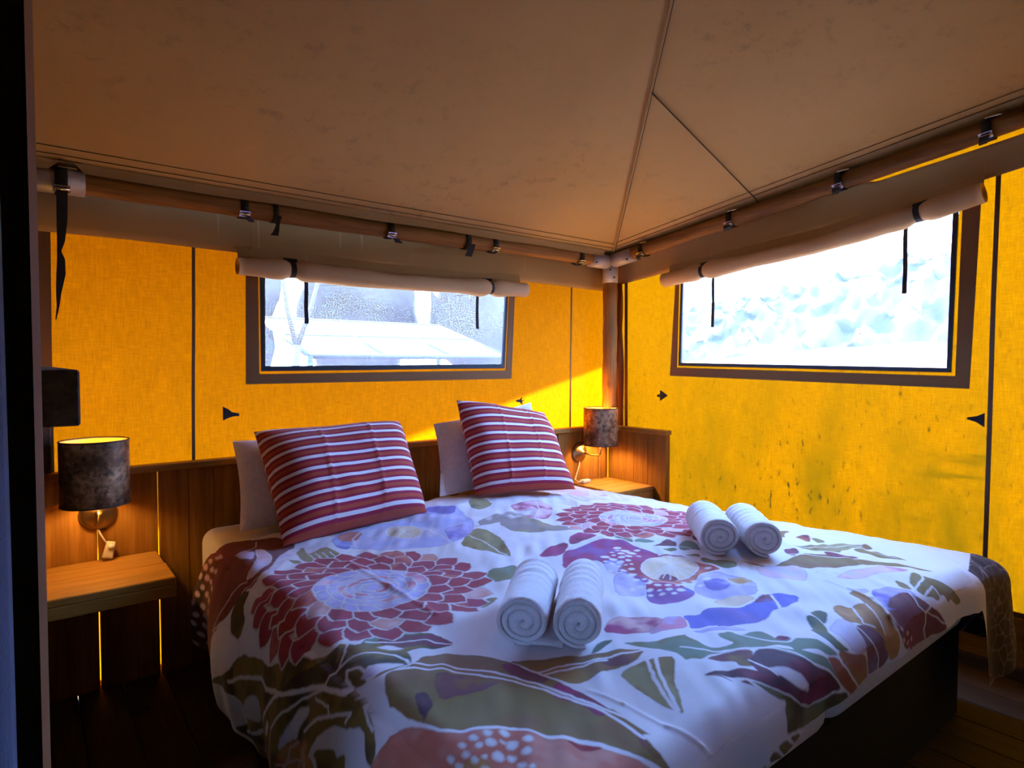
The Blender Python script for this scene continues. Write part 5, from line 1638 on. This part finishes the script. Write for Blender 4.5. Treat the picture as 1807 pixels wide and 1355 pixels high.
# ------------------------------------------------------------------ rolled towels
def towel(label, front, direction, length, r, seed, tail=0.0):
    """front: point on the bed under the near end; spiral-wound terry roll"""
    rg = random.Random(seed)
    d = Vector((direction[0], direction[1], 0)).normalized()
    side = Vector((d.y, -d.x, 0))
    up = Vector((0, 0, 1))
    turns, n = 3.2, 150
    th0 = -PI / 2 - turns * 2 * PI + 0.25
    wob = lambda a: 1 + .03 * math.sin(a * 2 + seed) + .018 * math.sin(a * 3 + seed * 2)
    rho = lambda f: r * (.13 + .87 * max(0.0, f) ** .62) if f > 0 else 0.004
    def sect(scale, squash, gap):
        out_, in_ = [], []
        for i in range(n + 1):
            f = i / n
            a = th0 + f * turns * 2 * PI
            ro = rho(f) * wob(a)
            ri = rho(f - 1 / turns) * wob(a) * (1 + gap)
            ri = min(ri, ro - .0015)
            for lst, q in ((out_, ro), (in_, ri)):
                lst.append((math.cos(a) * q * scale, math.sin(a) * q * scale * squash))
        return out_, in_
    rings = []
    nz = 34
    for j in range(nz + 1):
        z = j / nz
        edge = min(z, 1 - z) * length
        k = 1 - max(0, .018 - edge) / .018
        scale = .93 + .07 * math.sqrt(max(0, 1 - (1 - k) ** 2))
        ripple = 1 + (.028 * math.sin(z * 46 + seed) + .018 * math.sin(z * 23 + 2 * seed)) * (0.25 if z < .42 else 1.0)
        pinch = .012 + .055 * (1 - k)
        o_, i_ = sect(scale * (ripple if k > .99 else 1), .95, pinch)
        bulge = (.010 * (1 - k))
        rings.append((z, o_, i_, bulge))
    V, Fc = [], []
    c0 = Vector(front) + up * r * .95
    m_ = n + 1
    for (z, o_, i_, b) in rings:
        for lst in (o_, i_):
            for (x, y) in lst:
                V.append(c0 + d * (z * length) + side * x + up * y)
    for j in range(len(rings) - 1):
        A0, A1 = j * 2 * m_, (j + 1) * 2 * m_
        for i in range(n):
            Fc.append((A0 + i, A0 + i + 1, A1 + i + 1, A1 + i))
            Fc.append((A0 + m_ + i + 1, A0 + m_ + i, A1 + m_ + i, A1 + m_ + i + 1))
        Fc.append((A0 + n, A0 + m_ + n, A1 + m_ + n, A1 + n))
        Fc.append((A0 + m_, A0, A1, A1 + m_))
    for j, rev in ((0, False), (len(rings) - 1, True)):
        A0 = j * 2 * m_
        for i in range(n):
            f = (A0 + i, A0 + m_ + i, A0 + m_ + i + 1, A0 + i + 1)
            Fc.append(f[::-1] if rev else f)
    o = mesh('rolled_towel', V, Fc, M['towel'], None, True, label=label, cat='towel', group='rolled white towels on the duvet')
    if tail:
        # loose end lying on the bed under the roll
        rows = []
        for z in np.linspace(0, 1, 12):
            row = []
            for k in range(8):
                a = k / 7
                p = Vector(front) + d * (z * length * .9 + .004) + side * (-.02 + (tail + .02) * a) + up * (.012 + .004 * math.sin(a * 3))
                row.append(tuple(p))
            rows.append(row)
        t_ = grid_mesh('loose_end', np.array(rows), M['towel'], o)
        t_.modifiers.new('thickness', 'SOLIDIFY').thickness = 0.008
    return o
ZB = 0.572
ax = (0.73, 0.68)
towel('left rolled towel of the front pair on the bed', (0.868, 1.068, ZB), ax, .305, .064, 2, .09)
towel('right rolled towel of the front pair on the bed', (0.960, 0.982, ZB), ax, .305, .063, 5)
towel('left rolled towel of the far pair near the right wall', (1.805, 1.175, ZB), (0.70, 0.71), .30, .070, 7)
towel('right rolled towel of the far pair near the right wall', (1.905, 1.074, ZB), (0.70, 0.71), .30, .067, 9)

# ------------------------------------------------------------------ outside, seen through the window film
ground = mesh('ground', [(-120, -60, -.35), (160, -60, -.35), (160, 160, -.35), (-120, 160, -.35)], [(0, 1, 2, 3)], M['ground'], None, False, True, kind='structure', label='pale grassy ground outside the tent')
rows = []
for a in np.linspace(0, 1, 24):
    row = []
    for b in np.linspace(0, 1, 24):
        xx = 14 + 90 * a
        yy = -30 + 110 * b
        row.append((xx, yy, -.36 + 5.5 * float(sm(0, 1, np.array(a * 1.2))) + .4 * float(vnoise(xx, yy, 14, 3))))
    rows.append(row)
grid_mesh('hill', np.array(rows), M['ground'], None, True, kind='structure', label='hazy grassy hillside beyond the right window')
def crown_mesh(name, seed, sub=3):
    bm = bmesh.new()
    bmesh.ops.create_icosphere(bm, subdivisions=sub, radius=1.0)
    for v in bm.verts:
        p = v.co
        k = 1 + .22 * float(vnoise(p.x * 1.7 + p.z, p.y * 1.7 - p.z * .6, .5, seed)) + .10 * float(vnoise(p.x * 3 + p.z * 2, p.y * 3 - p.z, .4, seed + 5))
        v.co = p * k
    me = bpy.data.meshes.new(name)
    bm.to_mesh(me)
    bm.free()
    return me
def tree(x, y, z0, top, rad, mat, label, group, seed, name='tree'):
    root = empty(name, (x, y, z0), label, 'tree', group)
    h = top - z0
    me = crown_mesh('crown', seed)
    me.materials.append(mat)
    me.polygons.foreach_set('use_smooth', [True] * len(me.polygons))
    c = bpy.data.objects.new('crown', me)
    c.location = (x, y, z0 + h * .58)
    c.scale = (rad, rad, h * .42)
    put(c, root)
    tube('trunk', [(x, y, z0 - .2), (x + .05, y, z0 + h * .25), (x, y + .05, z0 + h * .5)], [rad * .10, rad * .07, rad * .05], M['bark'], root, 8)
azs = np.linspace(math.radians(47), math.radians(82), 220)
rows = []
for b in np.linspace(0, 1, 46):
    row = []
    for az in azs:
        f = (az - azs[0]) / (azs[-1] - azs[0])
        top = 4.6 + 8.4 * f
        ds = 52 + 16 * b + 1.2 * float(vnoise(az * 50, b * 14, 1.1, 61)) + .6 * float(vnoise(az * 50, b * 26, .45, 62))
        z = -.5 + (top + .5) * math.sin(min(1.0, b * 1.15) * PI / 2) + .7 * float(vnoise(az * 50, b * 11, .9, 63)) + .4 * float(vnoise(az * 50, b * 30, .4, 64))
        row.append((ds * math.sin(az), ds * math.cos(az), z))
    rows.append(row)
grid_mesh('woodland', np.array(rows), M['leaf'], None, False, kind='stuff', label='hazy wooded slope far beyond the right window', cat='woodland')
for k, (az, ds, top, rad, lab) in enumerate([(11.5, 19, 5.6, 1.9, 'pale bushy tree beyond the left end of the back window'), (24, 22, 5.4, 1.9, 'low pale bushy tree beyond the middle of the back window'), (35.5, 20, 5.8, 1.9, 'pale bushy tree beyond the right end of the back window')]):
    a = math.radians(az)
    tree(ds * math.sin(a), ds * math.cos(a), -.35, top, rad, M['leaf2'], lab, 'trees behind the tent', 80 + k)
br = empty('forked_tree', (2.55, 7.6, -.35), 'slender pale forked tree close outside the back window', 'tree')
tube('trunk', [(2.55, 7.6, -.4), (2.56, 7.6, .8), (2.60, 7.6, 1.45)], [.07, .055, .045], M['bark'], br, 10)
tube('branch', [(2.60, 7.6, 1.40), (2.50, 7.65, 1.9), (2.42, 7.7, 2.7)], [.036, .028, .018], M['bark'], br, 8)
tube('branch', [(2.60, 7.6, 1.42), (2.78, 7.6, 1.9), (2.98, 7.55, 2.7)], [.036, .028, .018], M['bark'], br, 8)
# neighbour's awning with pale panels
aw = empty('garden_awning', (4.7, 9.0, -.35), 'white panelled awning on grey posts outside the back window', 'awning')
ap = lambda a, b: Vector((2.9 + 3.3 * a, 8.0 + 2.2 * b, 1.32 + .62 * b))
for i in range(3):
    for j in range(2):
        q_ = [ap((i + .05) / 3, (j + .06) / 2), ap((i + .95) / 3, (j + .06) / 2), ap((i + .95) / 3, (j + .94) / 2), ap((i + .05) / 3, (j + .94) / 2)]
        V = q_ + [p + Vector((0, 0, .02)) for p in q_]
        mesh('panel', V, [(3, 2, 1, 0), (4, 5, 6, 7)] + [(k, (k + 1) % 4, 4 + (k + 1) % 4, 4 + k) for k in range(4)], M['awning'], aw)
for i in range(4):
    tube('rafter', [ap(i / 3, 0), ap(i / 3, 1)], .035, M['awning_frame'], aw, 8)
for j in range(3):
    tube('crossbar', [ap(0, j / 2), ap(1, j / 2)], .035, M['awning_frame'], aw, 8)
for (a, b) in ((0, 0), (1, 0), (0, 1), (1, 1)):
    p = ap(a, b)
    tube('post', [(p.x, p.y, -.4), tuple(p)], .045, M['awning_frame'], aw, 10)
# added unseen sheet, shaped so sun reaches only the wall's lower right corner
def to_sheet(x, z, zo=2.12):
    t = (zo - z) / SUN_DIR.z
    return (x + SUN_DIR.x * t, YB + SUN_DIR.y * t, zo)
e0 = to_sheet(3.35, 1.30)
e1 = to_sheet(1.636, 0.870)
e2 = to_sheet(0.2, 0.515)
e3 = to_sheet(-2.6, 0.1)
V = [(e0[0], YB + .10, 2.10), e0, e1, e2, e3, (-2.6, YB + .10, 2.10)]
n = len(V)
V = V + [(p[0], p[1], p[2] + .012) for p in V]
mesh('added_shade_sheet', V, [tuple(range(n))[::-1], tuple(range(n, 2 * n))] + [(k, (k + 1) % n, n + (k + 1) % n, n + k) for k in range(n)], M['dark_canvas'], None, False,
     label='unseen brown canvas sheet added behind the tent to keep sun off the back wall', cat='shade sheet')
